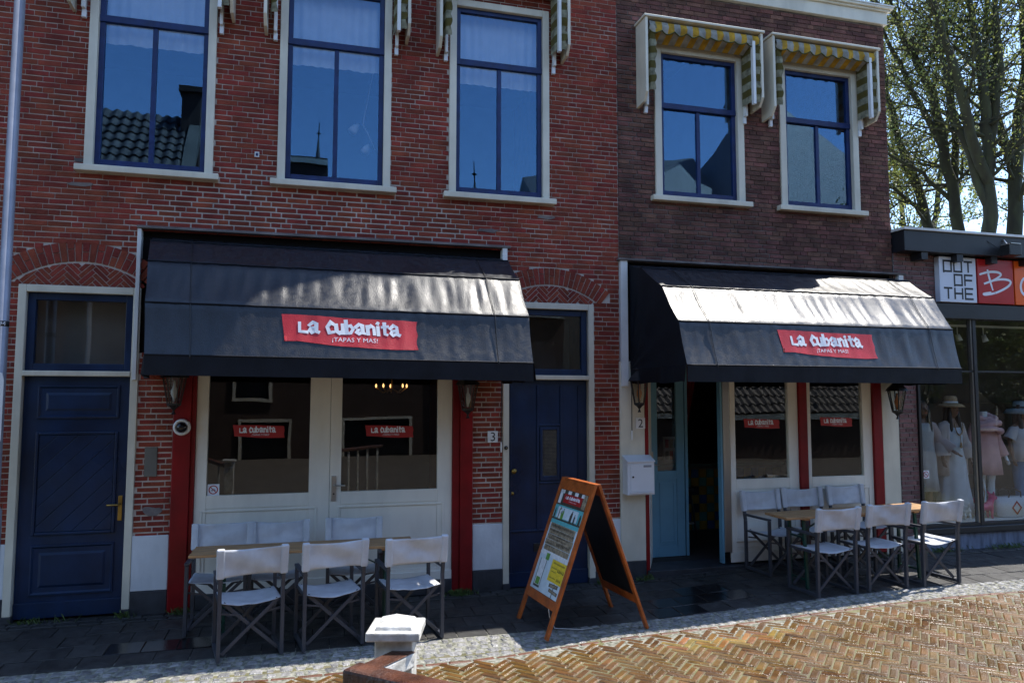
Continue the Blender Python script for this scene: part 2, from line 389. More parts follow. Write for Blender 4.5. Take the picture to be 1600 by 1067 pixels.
def arch_bricks(parent, cx, cz, r0, r1, half, m, n):
    for i in range(n):
        a0 = -half + 2*half*i/n; a1 = -half + 2*half*(i+1)/n; g = .0058
        cuts = [(r0, r1)] if i % 2 else [(r0, r0 + (r1-r0)*.5 - .004), (r0 + (r1-r0)*.5 + .004, r1)]
        if i % 4 == 2: cuts = [(r0, r0 + (r1-r0)*.62), (r0 + (r1-r0)*.62 + .008, r1)]
        for (p, q) in cuts:
            pl = [(cx + r*math.sin(a), cz + r*math.cos(a)) for r, a in ((p, a0+g/p), (p, a1-g/p), (q, a1-g/q), (q, a0+g/q))]
            MB().plate(pl, -.006 - random.random()*.003, .02).build('arch_brick', m, parent)
def herring(parent, conv, m, L, B, gap, y, z_first=True):
    cx = sum(p[0] for p in conv)/len(conv); cz = sum(p[1] for p in conv)/len(conv); n = 0; s = math.sqrt(.5)
    q = int(round(L / B))
    for i in range(-20, 21):
        for j in range(-8, 9):
            for (xa, za, xb, zb) in ((i*B + j*2*q*B, i*B, i*B + j*2*q*B + q*B, i*B + B), (i*B + j*2*q*B + q*B, i*B - (q-1)*B, i*B + j*2*q*B + q*B + B, i*B + B)):
                pl = [(xa+gap, za+gap), (xb-gap, za+gap), (xb-gap, zb-gap), (xa+gap, zb-gap)]
                pl = [(cx + (x - z)*s, cz + (x + z)*s) for x, z in pl]
                pl = clip_convex(pl, conv)
                if len(pl) >= 3 and area(pl) > .0006:
                    MB().plate(pl, y - random.random()*.003, y + .02).build('herringbone_brick', m, parent); n += 1
    return n

# ------------------------------------------------------------------ window / door pieces
def pane(parent, x0, z0, x1, z1, y, m=None):
    return MB().box(x0, y, z0, x1, y+.004, z1).build('pane', m or glass, parent)
def rect_frame(x0, z0, x1, z1, w, y0, y1, wb=None):
    wb = wb or w; m = MB()
    m.box(x0, y0, z0, x0+w, y1, z1); m.box(x1-w, y0, z0, x1, y1, z1); m.box(x0+w, y0, z1-w, x1-w, y1, z1); m.box(x0+w, y0, z0, x1-w, y1, z0+wb)
    return m
def sash_window(house, xl, xr, z0, z1, zr, cw=.085):
    win = rect_frame(xl, z0, xr, z1, cw, -.03, .1, .02).build('window', cream, house, bevel=.006)
    MB().box(xl-.07, -.10, z0-.07, xr+.07, .05, z0-.001).build('sill', cream, win, bevel=.008)
    a, b = xl+cw, xr-cw; t = z1-cw; z0 += .02
    s = MB(); f = .055
    s.box(a, .012, zr-.04, b, .07, zr+.035)                                        # meeting rail
    s.box(a, .02, zr+.035, a+f, .07, t); s.box(b-f, .02, zr+.035, b, .07, t); s.box(a+f, .02, t-f, b-f, .07, t)
    s.box(a, .03, z0, a+f, .08, zr-.04); s.box(b-f, .03, z0, b, .08, zr-.04); s.box(a+f, .03, z0, b-f, .08, z0+.075)
    mx = (a+b)/2; s.box(mx-.026, .034, z0+.075, mx+.026, .078, zr-.04)
    s.build('sash', bluesash, win, bevel=.004)
    pane(win, a+f-.005, zr+.03, b-f+.005, t-f+.005, .05, glass_up)
    pane(win, a+f-.005, z0+.07, mx-.02, zr-.035, .055, glass_up); pane(win, mx+.02, z0+.07, b-f+.005, zr-.035, .056, glass_up)
    return win
def raised_panel(parent, x0, z0, x1, z1, y, m, name='panel'):
    b = MB(); b.v = []; 
    def ring(i, yy): return [(x0+i, yy, z0+i), (x1-i, yy, z0+i), (x1-i, yy, z1-i), (x0+i, yy, z1-i)]
    rs = [ring(0, y), ring(.0, y-.018), ring(.014, y-.02), ring(.03, y-.003), ring(.075, y-.002), ring(.10, y-.014)]
    vs = [v for r in rs for v in r]; fs = [(i*4+j, i*4+(j+1)%4, (i+1)*4+(j+1)%4, (i+1)*4+j) for i in range(len(rs)-1) for j in range(4)] + [tuple(range(len(vs)-4, len(vs)))]
    return b.add(vs, fs).build(name, m, parent, fix=True)

def sticker(parent, x0, z0, x1, z1, y, name='logo_sticker'):
    """red brush-edged logo sticker, on the front of a pane"""
    w, h = x1-x0, z1-z0
    out = [(0,1),(.25,.985),(.5,.97),(.75,.93),(.98,.9),(1,.6),(.985,.35),(1,.05),(.7,.03),(.45,.06),(.25,.14),(.03,.18),(.025,.5)]
    st = MB().plate([(x0+a*w, z0+b*h) for a, b in out], y-.0015, y).build(name, redprint, parent)
    q, tw = word('La cubanita', 1, .23); k = w*.70/tw; m = MB(); i = 0
    for quad in q:
        m.add([(x0+w*.13+p.x*k, y-.003-(i % 7)*.00012, z0+h*.44+p.y*k*1.05) for p in quad], [(0,1,2,3)]); i += 1
    m.build('lettering', whiteprint, st)
    vs, fs, tw = text2d('¡TAPAS Y MAS!', 1); k = w*.34/tw
    MB().add([(x0+w*.36+a*k, y-.003, z0+h*.2+b*k*1.1) for a, b in vs], fs).build('lettering', whiteprint, st, kind='stuff')
    return st
def ban_sticker(parent, cx, cz, s, y):
    st = MB().box(cx-s/2, y-.0015, cz-s/2, cx+s/2, y, cz+s/2).build('warning_sticker', whiteprint, parent)
    m = MB(); n = 24; r1, r0 = s*.40, s*.31
    for i in range(n):
        a, b = 2*math.pi*i/n, 2*math.pi*(i+1)/n
        m.add([(cx+r*math.cos(t), y-.003, cz+r*math.sin(t)) for r, t in ((r0,a),(r1,a),(r1,b),(r0,b))], [(0,1,2,3)])
    d = s*.27
    m.add([(cx-d, y-.0034, cz+d-.012*s*4), (cx-d+.05*s, y-.0034, cz+d), (cx+d, y-.0034, cz-d+.05*s), (cx+d-.05*s, y-.0034, cz-d)], [(0,1,2,3)])
    m.build('ban_ring', redprint, st)
    b = MB()
    for k in (-1, 1):
        for i in range(12):
            a, c = 2*math.pi*i/12, 2*math.pi*(i+1)/12
            b.add([(cx+k*s*.12+r*math.cos(t), y-.0025, cz-s*.07+r*math.sin(t)) for r, t in ((s*.06,a),(s*.085,a),(s*.085,c),(s*.06,c))], [(0,1,2,3)])
    for qd in ribbon([(cx-s*.12, cz-s*.07), (cx-s*.04, cz+s*.08), (cx+s*.08, cz+s*.08), (cx+s*.12, cz-s*.07)], s*.03): b.add([(p.x, y-.0027, p.y) for p in qd], [(0,1,2,3)])
    b.build('bicycle_mark', darkmetal, st)
    return st

# ================================================================== GROUND
def sheet(name, x0, x1, y0, y1, nx, ny, dz, m, f=G):
    b = MB(); vs = [(x0+(x1-x0)*i/nx, y0+(y1-y0)*j/ny, f(x0+(x1-x0)*i/nx, y0+(y1-y0)*j/ny)+dz) for j in range(ny+1) for i in range(nx+1)]
    b.add(vs, [(j*(nx+1)+i, j*(nx+1)+i+1, (j+1)*(nx+1)+i+1, (j+1)*(nx+1)+i) for j in range(ny) for i in range(nx)])
    return b.build(name, m, smooth=True, kind='structure')
sheet('ground', -400, 400, -400, 400, 4, 4, -.42, asphalt, lambda x, y: 0)
street = sheet('street', -4, 14, -6.25, -1.80, 50, 16, -.007, joint_kl)
sheet('bridge_road', -40, 60, -40, -6.0, 60, 60, -.012, mat('worn dark road brick', (.055, .045, .035), .8, .4, 6, .3, 40))
sheet('street_beyond', 13.9, 60, -6.2, -1.8, 40, 6, -.011, MATS['worn dark road brick']); sheet('street_before', -40, -3.9, -6.2, -1.8, 30, 6, -.011, MATS['worn dark road brick'])
pavement = sheet('pavement', -14, 26, -1.52, .30, 60, 6, -.010, joint_dark)
strip = sheet('cobble_strip', -14, 26, -2.16, -1.36, 60, 3, -.0065, joint_sett)

def curb_y(x):      # outer edge of the cobble strip
    if x < 1.2: return -2.03
    t = min(max((x-1.2)/2.0, 0), 1); return -2.03 + .20*t*t*(3-2*t)
def inner_y(x): return -1.47 + (.02 if x > 2 else 0)

def top_block(shape, h, cham=.012):
    """low block with a chamfered top; shape = half sizes; origin at its top centre"""
    a, b = shape; c = cham
    vs = [(-a,-b,-h),(a,-b,-h),(a,b,-h),(-a,b,-h),(-a,-b,-c*.6),(a,-b,-c*.6),(a,b,-c*.6),(-a,b,-c*.6),(-a+c,-b+c,0),(a-c,-b+c,0),(a-c,b-c,0),(-a+c,b-c,0)]
    return vs, [(0,1,5,4),(1,2,6,5),(2,3,7,6),(3,0,4,7),(4,5,9,8),(5,6,10,9),(6,7,11,10),(7,4,8,11),(8,9,10,11)]
def place_blocks(items, parent, m, name, rest, limit=300, h=.05, cham=.01, variants=3, seed=5, tiltmax=.02):
    """items: (x, y, half_a, half_b, rot) -> nearest ones as objects, the rest as one mesh"""
    rd = random.Random(seed); items = sorted(items, key=lambda t: (Vector((t[0], t[1], 0)) - Vector((CAMP.x, CAMP.y, CAMP.z))).length + (0 if in_view(t[0], t[1]) else 100))
    mesh = []
    for k in range(variants):
        vs, fs = top_block((.5, .5), h, .001); ca = cham
        a0, b0 = items[0][2]*2, items[0][3]*2; vs = [list(v) for v in vs]
        for i in range(8, 12):
            vs[i][0] -= math.copysign(ca/a0, vs[i][0]) * rd.uniform(.6, 1.5); vs[i][1] -= math.copysign(ca/b0, vs[i][1]) * rd.uniform(.6, 1.5)
        for i in range(4, 8): vs[i][2] = -cham * .7
        o = MB().add(vs, fs).build(name, m); mesh.append(o.data); bpy.data.objects.remove(o)
    big = MB()
    for i, (x, y, a, b, r) in enumerate(items):
        z = G(x, y) + rd.uniform(-.003, .003); sx = (G(x+.1, y) - G(x-.1, y)) / .2; sy = (G(x, y+.1) - G(x, y-.1)) / .2
        M = Matrix.Translation((x, y, z)) @ Matrix.Rotation(math.atan(sy) + rd.uniform(-tiltmax, tiltmax), 4, 'X') @ Matrix.Rotation(-math.atan(sx) + rd.uniform(-tiltmax, tiltmax), 4, 'Y') @ Matrix.Rotation(r, 4, 'Z') @ Matrix.Diagonal((2*a, 2*b, 1, 1))
        me = mesh[rd.randrange(variants)]
        if i < limit:
            o = bpy.data.objects.new(name, me); C.objects.link(o); o.parent = parent; o.matrix_basis = M
        else:
            big.add([M @ v.co for v in me.vertices], [tuple(p.vertices) for p in me.polygons])
    if big.f: big.build(rest, m, parent, kind='stuff', fix=False)
def in_view(x, y):
    c, s_ = math.cos(R(15.13)), math.sin(R(15.13)); dx, dy = x - CAMP.x, y - CAMP.y
    d = dx*s_ + dy*c; r = dx*c - dy*s_
    if d < .5: return False
    u = r/d*1150; v = (2.15 - G(x, y))/d*1150 + 87
    return abs(u) < 830 and v < 565
# street bricks: herringbone at 45 degrees to the kerb
Lk, Bk = .213, .071; items = []; items_y = []; s45 = math.sqrt(.5)
for i in range(-95, 96):
    for j in range(-20, 21):
        for (cx, cz, ax) in ((i*Bk + j*6*Bk + 1.5*Bk, i*Bk + .5*Bk, 0), (i*Bk + j*6*Bk + 3.5*Bk, i*Bk - .5*Bk, 1)):
            x, y = 4 + (cx - cz)*s45, -3.6 + (cx + cz)*s45
            if -3 < x < 13 and -5.9 < y < curb_y(x) - .10:
                e = ((x - 3.95)/.75)**2 + ((y + 2.22)/.17)**2
                (items_y if e < 1 else items).append((x, y, Lk/2 - .0046, Bk/2 - .0046, R(45) if ax == 0 else R(135)))
place_blocks(items_y, street, klinker_y, 'yellow_street_brick', 'far_street_bricks', tiltmax=.03)
place_blocks(items, street, klinker, 'street_brick', 'far_street_bricks', tiltmax=.03)
# thin red border course
items = []; x = -4.0
while x < 14: items.append((x, curb_y(x) - .035, .10, .026, math.atan2(curb_y(x+.1) - curb_y(x-.1), .2))); x += .212
place_blocks(items, street, redline, 'border_brick', 'far_border_bricks')
# granite setts
rd = random.Random(11); items = []; nrow = 5
x = -4.2
for k in range(nrow):
    x = -4.2 + rd.random()*.1
    while x < 13.8:
        L = rd.uniform(.085, .15); xm = x + L/2; y0, y1 = curb_y(xm), inner_y(xm); hgt = (y1-y0)/nrow
        items.append((xm, y0 + hgt*(k+.5) + rd.uniform(-.006, .006), L/2 - .007, hgt/2 - .006, rd.uniform(-.06, .06))); x += L
place_blocks(items, strip, sett, 'granite_sett', 'far_setts', cham=.018, tiltmax=.06)
# paving slabs, half bond
items = []; wet = []
for k, (ya, yb) in enumerate(((-1.46, -1.17), (-1.16, -.87), (-.86, -.57), (-.56, -.27))):
    x = -4.0 + (.15 if k % 2 else 0)
    while x < 13:
        t = (x + .15, (ya+yb)/2, .146, (yb-ya)/2 - .003, 0)
        near = any(abs(t[0]-a) < .35 and abs(t[1]-b) < .2 for a, b in ((4.0, -1.0), (4.5, -.95), (3.7, -1.3), (-1.5, -1.0), (-1.2, -1.0), (4.4, -.7)))
        (wet if near else items).append(t); x += .30
place_blocks(items, pavement, slab, 'paving_slab', 'far_slabs', cham=.004, h=.04, tiltmax=.006)
place_blocks(wet, pavement, slab_wet, 'wet_paving_slab', 'far_slabs', cham=.004, h=.04, tiltmax=.004)
items = []
for k in range(2):
    x = -4 + .05*k
    while x < 13: items.append((x, -.07 - .10*k, .098, .045, 0)); x += .205
place_blocks(items, pavement, slab, 'edging_brick', 'far_edging_bricks', h=.04)

# ================================================================== LEFT HOUSE
XS = 3.73                                # party line between the two houses
house = thing('brick_house', 'tall red brick house with two arched blue doors and a wide awning', 'house', (0, 0, 0))
W3 = [(-2.40, -1.12), (-.44, .83), (1.53, 2.80)]; ZS, ZT, ZR = 4.60, 7.03, 6.26
D1 = (-2.945, -1.79); D2 = (2.21, 3.38); ZD = 3.31
holes = [(a, ZS, b, ZT) for a, b in W3] + [(D1[0], -.3, D1[1], ZD), (D2[0], -.3, D2[1], ZD), (-1.43, -.3, 1.84, 2.62), (-1.81, 2.62, 2.25, 3.96)]
wall = wall_sheet(-6.5, -.3, XS, 7.9, holes, .0045, .16).build('wall', mort_w, house, fix=False)
A1 = (-2.375, 2.545, 1.03, .65); A2 = (2.80, 2.49, 1.055, .62)           # arch centre x, z, intrados radius, half width
archcut = [(A[0], A[1], A[2] + .205, 3.31, (A[2] + .2)*math.sin(math.asin(A[3]/A[2]) + .06) + .006) for A in (A1, A2)]
plinths = [(-6.5, -.3, XS, .67)]
lay = brick_layout(-4.6, .67, XS, 7.86, holes, archcut, .0593, .222, 3)
# solid edges beside the arches
def hid(p):
    return (-1.75 < p.x < 2.25 and 2.25 < p.z < 4.0) or p.z > 7.3 or p.x < -3.0
lay_bricks(lay, wall, brick_red, .000, hid, jz=.0118)
for (cx, cz, r, hw) in (A1, A2):
    half = math.asin(hw / r); arch_bricks(wall, cx, cz, r, r + .20, half + .06, brick_red, 24)
    conv = [(cx - hw + .03, ZD + .005), (cx + hw - .03, ZD + .005)] + [(cx + (r-.022)*math.sin(a), cz + (r-.022)*math.cos(a)) for a in [half*.93 - 2*half*.93*i/14 for i in range(15)]]
    herring(wall, conv, brick_red, .192, .048, .004, .0)
# upper storeys, above the picture, and the shell
MB().box(-6.5, .006, 7.9, XS, .2, 11.2).build('upper_wall', brick_red, house)
sh = MB(); sh.box(-6.5, 8.0, -.3, XS, 8.2, 11.2); sh.box(-6.7, .006, -.3, -6.5, 8.2, 11.2); sh.box(XS-.14, .17, -.3, XS-.01, 8.0, 11.2)
sh.build('side_wall', brick_red, house)
rf = MB(); rf.add([(-6.8,-.25,11.2),(XS,-.25,11.2),(XS,4,14),(-6.8,4,14),(XS,8.4,11.2),(-6.8,8.4,11.2)], [(0,1,2,3),(3,2,4,5),(0,3,5),(1,4,2),(0,5,4,1)])
rf.build('roof', tile_roof, house)
# rooms
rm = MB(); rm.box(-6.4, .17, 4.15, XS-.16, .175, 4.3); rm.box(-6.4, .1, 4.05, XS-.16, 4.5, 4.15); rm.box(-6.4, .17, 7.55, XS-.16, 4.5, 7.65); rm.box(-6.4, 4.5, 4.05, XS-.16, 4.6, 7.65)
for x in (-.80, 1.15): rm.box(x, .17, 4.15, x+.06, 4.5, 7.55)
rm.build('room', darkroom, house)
for a, b in W3: sash_window(house, a, b, ZS, ZT, ZR)
# plinth: white plaster and tarred foot on the piers
for (a, b, t) in ((-6.5, D1[0], .67), (D1[1], -1.435, .70), (1.845, D2[0], .66), (D2[1], XS, .65)):
    MB().box(a, -.012, .135, b, .1, t).build('plaster_plinth', plaster, house, bevel=.006)
    MB().box(a, -.018, -.3, b, .1, .132).build('tarred_foot', tarblack, house, bevel=.006)
rdp = random.Random(12)
for (cx, cz, w_, h_) in ((-2.42, 4.40, .26, .05), (2.02, 4.17, .30, .05), (2.75, 4.38, .24, .05), (-1.6, .95, .2, .10), (-2.45, 4.66, .10, .05)):
    pl = []
    for i in range(14):
        a = 2*math.pi*i/14; q = rdp.uniform(.65, 1.1); pl.append((cx + w_/2*q*math.copysign(abs(math.cos(a))**.6, math.cos(a)), cz + h_/2*q*math.copysign(abs(math.sin(a))**.6, math.sin(a))))
    MB().plate(pl, -.0075, .0).build('mortar_patch', mort_d, house)
MB().box(-1.70, -.012, 1.31, -1.575, .05, 1.62).build('stone_block', stone, house, bevel=.006)

def door_frame(parent, x0, x1):
    f = MB(); w = .075
    f.box(x0, -.02, -.04, x0+w, .14, ZD); f.box(x1-w, -.02, -.04, x1, .14, ZD); f.box(x0+w, -.02, ZD-w, x1-w, .14, ZD)
    o = f.build('door_frame', cream, parent, bevel=.006)
    MB().box(x0+w, -.035, 2.365, x1-w, .13, 2.42).build('transom_bar', cream, o, bevel=.008)
    [MB().box(p, -.03, -.3, q, .12, -.041).build('stone_foot', tarblack, o, bevel=.004) for p, q in ((x0-.005, x0+w+.01), (x1-w-.01, x1+.005))]
    t = rect_frame(x0+w+.002, 2.422, x1-w-.002, ZD-w-.002, .075, .03, .10).build('fanlight', bluedoor, parent, bevel=.005)
    pane(t, x0+w+.07, 2.49, x1-w-.07, ZD-w-.07, .06)
    return x0+w+.004, x1-w-.004
MB().box(D1[0], .30, -.3, D1[1], .32, 3.6).build('hall_wall', darkroom, house); MB().box(D2[0], .9, -.3, D2[1], .92, 3.6).build('hall_wall', darkroom, house)
# door 1 with a panel of diagonal boards
a, b = door_frame(house, *D1); dz0, dz1 = -.085, 2.36
d = MB().box(a, .045, dz0, b, .09, dz1).build('door', bluedoor, house); d['label'] = 'dark blue panelled door with diagonal boards'
MB().box(a, .025, dz0, b, .0449, dz0+.16).build('kick_board', bluedoor, d, bevel=.008)
raised_panel(d, a+.13, 1.93, b-.10, 2.27, .045, bluedoor); raised_panel(d, a+.13, .14, b-.10, .64, .045, bluedoor)
px0, px1, pz0, pz1 = a+.13, b-.10, .74, 1.79
rect_frame(px0, pz0, px1, pz1, .03, .022, .0449).build('panel_moulding', bluedoor, d, bevel=.008)
conv = [(px0+.032, pz0+.032), (px1-.032, pz0+.032), (px1-.032, pz1-.032), (px0+.032, pz1-.032)]
for k in range(-8, 9):
    o0 = k*.135; c0 = ((px0+px1)/2 + o0*.7071, (pz0+pz1)/2 - o0*.7071); e = (.7071, .7071); n2 = (.7071, -.7071); hwid = .066
    pl = [(c0[0]-2*e[0]-hwid*n2[0], c0[1]-2*e[1]-hwid*n2[1]), (c0[0]-2*e[0]+hwid*n2[0], c0[1]-2*e[1]+hwid*n2[1]), (c0[0]+2*e[0]+hwid*n2[0], c0[1]+2*e[1]+hwid*n2[1]), (c0[0]+2*e[0]-hwid*n2[0], c0[1]+2*e[1]-hwid*n2[1])]
    pl = clip_convex(pl, conv)
    if len(pl) >= 3 and area(pl) > .0005: MB().plate(pl, .034, .0449).build('plank', bluedoor, d, bevel=.005)
MB().box(b-.075, .03, .86, b-.035, .0449, 1.12).build('lock_plate', brass, d, bevel=.004)
MB().tube([(b-.055, .04, 1.03), (b-.055, -.02, 1.03), (b-.07, -.03, 1.03), (b-.17, -.03, 1.03)], .011).build('handle', brass, d, smooth=True)
# door 2 with grated peep window
a, b = door_frame(house, *D2)
d = MB().box(a, .055, -.10, b, .10, 2.36).build('door', bluedoor, house); d['label'] = 'dark blue door with small grated window'
ribs = MB(); ribs.box(a+.36, .035, .55, a+.39, .0549, 2.30); ribs.box(a+.66, .035, .80, a+.685, .0549, 2.30); ribs.box(a+.39, .037, 1.80, a+.66, .0549, 1.825); ribs.box(a+.39, .037, 1.105, a+.66, .0549, 1.13)
ribs.box(a+.02, .035, .54, b-.02, .0549, .565); ribs.box(a, .03, -.10, b, .0549, .07); ribs.box(a+.02, .037, .07, a+.04, .0549, 2.3); ribs.box(b-.12, .04, .565, b-.105, .0549, 2.3)
ribs.build('moulding', bluedoor, d, bevel=.006)
gw = rect_frame(a+.40, 1.14, a+.65, 1.79, .035, .03, .0549, .06).build('peep_window', bluedoor, d, bevel=.005)
g = MB()
for i in range(12): x = a+.44 + i*.0158; g.box(x-.0022, .046, 1.2, x+.0022, .05, 1.755)
for i in range(33): z = 1.205 + i*.0168; g.box(a+.436, .0402, z-.0022, a+.615, .0448, z+.0022)
g.build('grating', mat('dull wire', (.16, .15, .12), .5, .3, 10, metal=.5), gw)
MB().lathe([(.018,0),(.012,.02),(.012,.04),(.03,.05),(.034,.065),(.028,.085),(.008,.095)], 14, (a+.06, .054, 1.27), 'y').build('knob', brass, d, smooth=True)
MB().lathe([(.022,0),(.022,.01),(.012,.016),(.002,.02)], 12, (a+.055, .054, 1.0), 'y').build('keyhole', brass, d, smooth=True)
ls = MB().box(a+.32, .045, .30, a+.52, .0549, .40).build('letter_slot', darkmetal, d, bevel=.004)
MB().box(a+.35, .041, .335, a+.49, .0449, .37).build('slot_flap', darkmetal, ls)

# restaurant front between the red posts
for (x0, x1, x2, x3) in ((-1.428, -1.25, -1.249, -1.205), (1.60, 1.685, 1.686, 1.836)):
    wide = (x0, x1) if x1-x0 > x3-x2 else (x2, x3); thin = (x2, x3) if wide == (x0, x1) else (x0, x1)
    p = MB().box(wide[0], -.045, -.10, wide[1], .1, 2.75).build('red_post', redpaint, house, bevel=.008)
    MB().box(thin[0], -.015, -.09, thin[1], .1, 2.75).build('post_rebate', redpaint, p, bevel=.005)
fx0, fx1 = -1.203, 1.598; mid = .205
fr = MB()
for (x0, x1) in ((fx0, -1.085), (-.02, mid-.002), (mid+.002, .33), (1.425, fx1)): fr.box(x0, .012, .06, x1, .07, 2.75)
for (x0, x1) in ((-1.085, -.02), (.33, 1.425)): fr.box(x0, .012, .95, x1, .07, 1.09); fr.box(x0, .012, .06, x1, .07, .20); fr.box(x0, .02, .20, x1, .06, .95); fr.box(x0, .012, 2.55, x1, .07, 2.75)
front = fr.build('shop_front', creamdoor, house, bevel=.004); front['label'] = 'cream glazed double door front with lower panels'
MB().box(fx0, -.03, -.10, fx1, .08, .058).build('base_board', tarblack, front, bevel=.006)
for (x0, x1) in ((-1.14, .07), (.285, 1.50)):
    rect_frame(x0, .255, x1, .935, .022, .002, .0119).build('panel_moulding', creamdoor, front, bevel=.004)
MB().box(fx0, -.008, .06, fx1, .0119, .16).build('foot_rail', creamdoor, front, bevel=.005)
pn = pane(front, -1.088, 1.085, -.017, 2.56, .04); sticker(pn, -.835, 1.695, -.29, 1.845, .0398); ban_sticker(pn, -1.015, 1.15, .12, .0398)
pn = pane(front, .327, 1.085, 1.428, 2.56, .04); sticker(pn, .59, 1.68, 1.145, 1.83, .0398)
hp = MB().box(mid+.02, -.002, .99, mid+.075, .0119, 1.27).build('lock_plate', steel, front, bevel=.004)
MB().tube([(mid+.05, .01, 1.165), (mid+.05, -.045, 1.165), (mid+.065, -.05, 1.165), (mid+.17, -.05, 1.165)], .009).build('handle', steel, hp, smooth=True)
MB().lathe([(.010,0),(.010,.002)], 10, (mid+.048, -.002, 1.07), 'y').build('keyhole', darkmetal, hp)
# dining room behind
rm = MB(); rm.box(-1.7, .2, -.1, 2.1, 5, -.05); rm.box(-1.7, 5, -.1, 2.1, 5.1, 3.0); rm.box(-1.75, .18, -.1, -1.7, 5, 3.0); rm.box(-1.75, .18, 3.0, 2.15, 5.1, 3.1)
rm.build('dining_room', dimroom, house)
MB().box(2.1, .18, -.1, 2.15, 5, 3.0).build('orange_room_wall', orangewall, house)
# boarded recess of the awning
rc = MB().box(-1.81, .07, 2.62, 2.25, .09, 3.96).build('awning_recess', blackbox, house)
MB().box(-1.85, -.07, 3.955, 2.29, .06, 3.985).build('lead_cap', mort_d, rc, bevel=.004)
MB().box(-1.845, -.05, 2.33, -1.805, .05, 3.954).build('trim_board', white, rc, bevel=.004)
MB().box(2.19, -.06, 3.70, 2.25, .05, 3.954).build('trim_board', white, rc, bevel=.004)

# ================================================================== RIGHT HOUSE
house2 = thing('brick_house', 'lower purple brown brick house with white cornice and open teal door', 'house', (5.8, 0, 0))
class Off:                      # children of house2 are modelled in world space
    pass
def wbuild(mb, name, m, parent, **k):
    o = mb.build(name, m, parent, **k)
    if parent is house2 or parent is None: o.location = (-5.8, 0, 0) if parent is house2 else (0,0,0)
    return o
XR = 7.93; W5 = [(4.255, 5.57), (6.135, 7.41)]; ZS2, ZT2, ZR2 = 4.76, 6.80, 6.0
holes2 = [(a, ZS2, b, ZT2) for a, b in W5] + [(4.05, -.3, 7.64, 2.62), (3.745, 2.62, 8.05, 3.90)]
wall2 = wbuild(wall_sheet(XS, -.3, XR, 7.66, [(a, b, min(c, XR), d) for a, b, c, d in holes2], .006, .16), 'wall', mort_d, house2, fix=False)
lay = brick_layout(XS, 3.90, XR, 7.57, holes2, [], .0625, .215, 8)
lay_bricks(lay, wall2, brick_pur, -.004, lambda p: False, jz=.0115)
for a, b in W5:
    w = sash_window(house2, a, b, ZS2, ZT2, ZR2, .095); w.location = (-5.8, 0, 0)
# cornice
cn = MB(); cn.box(XS+.005, -.05, 7.55, XR+.03, .1, 7.73); cn.box(XS+.005, -.08, 7.731, XR+.07, .1, 7.76); cn.box(XS+.005, -.11, 7.761, XR+.10, .12, 7.795)
wbuild(cn, 'cornice', cream, house2, bevel=.006)
wbuild(MB().box(XS+.005, -.12, 7.796, XR+.11, .12, 7.812), 'gutter_edge', white, house2)
s2 = MB(); s2.box(XR-.2, .17, -.3, XR-.006, 8, 7.79); s2.box(XS, 8, -.3, XR, 8.15, 7.79); s2.box(XS, .17, 7.68, XR, 8, 7.79)
wbuild(s2, 'side_wall', brick_pur, house2)
r2 = MB(); r2.box(XS, .17, 4.1, XR-.2, 4.5, 4.2); r2.box(XS, 4.4, 4.2, XR-.2, 4.5, 7.6); r2.box(5.8, .17, 4.2, 5.86, 4.4, 7.6)
wbuild(r2, 'room', darkroom, house2)
# ground floor: white piers, red posts, cream glazing
pw = MB(); pw.box(3.715, -.03, .135, 4.05, .12, 2.60); wbuild(pw, 'white_pier', cream, house2, bevel=.006)
wbuild(MB().box(3.50, -.036, -.3, 4.05, .12, .132), 'tarred_foot', tarblack, house2, bevel=.006)
wbuild(MB().box(7.64, -.03, -.2, 7.91, .12, 2.60), 'white_pier', cream, house2, bevel=.006)
for x0, x1 in ((4.052, 4.10), (6.305, 6.43), (7.49, 7.635)):
    wbuild(MB().box(x0, -.035, -.06 if x0 < 5 else .05, x1, .1, 2.75), 'red_post', redpaint, house2, bevel=.006)
fr = MB()
for (x0, x1) in ((5.275, 5.352), (6.155, 6.303), (6.432, 6.503), (7.337, 7.488)): fr.box(x0, .0, .08, x1, .06, 2.75)
for (x0, x1) in ((5.352, 6.155), (6.503, 7.337)): fr.box(x0, .0, .96, x1, .06, 1.09); fr.box(x0, .0, .08, x1, .06, .22); fr.box(x0, .01, .22, x1, .05, .96); fr.box(x0, .0, 2.55, x1, .06, 2.75)
front2 = wbuild(fr, 'shop_front', creamdoor, house2, bevel=.004)
for (x0, x1) in ((5.33, 6.24), (6.48, 7.42)): rect_frame(x0, .29, x1, .94, .022, -.009, -.0001).build('panel_moulding', creamdoor, front2, bevel=.004)
MB().box(5.24, -.03, .04, 7.488, -.0101, .16).build('foot_rail', creamdoor, front2, bevel=.005)
pn = pane(front2, 5.349, 1.085, 6.158, 2.56, .03); sticker(pn, 5.495, 1.735, 6.04, 1.87, .0298)
pn = pane(front2, 6.5, 1.085, 7.34, 2.56, .03); sticker(pn, 6.67, 1.75, 7.19, 1.885, .0298)
wbuild(MB().box(5.165, -.012, .17, 5.262, .06, 2.75), 'steel_jamb', steel, house2, bevel=.003)
wbuild(MB().box(5.135, .0, .03, 5.163, .08, 2.75), 'teal_jamb', teal, house2)
wbuild(MB().box(4.06, -.09, -.2, 7.64, .35, .015), 'threshold', tarblack, house2, bevel=.01)
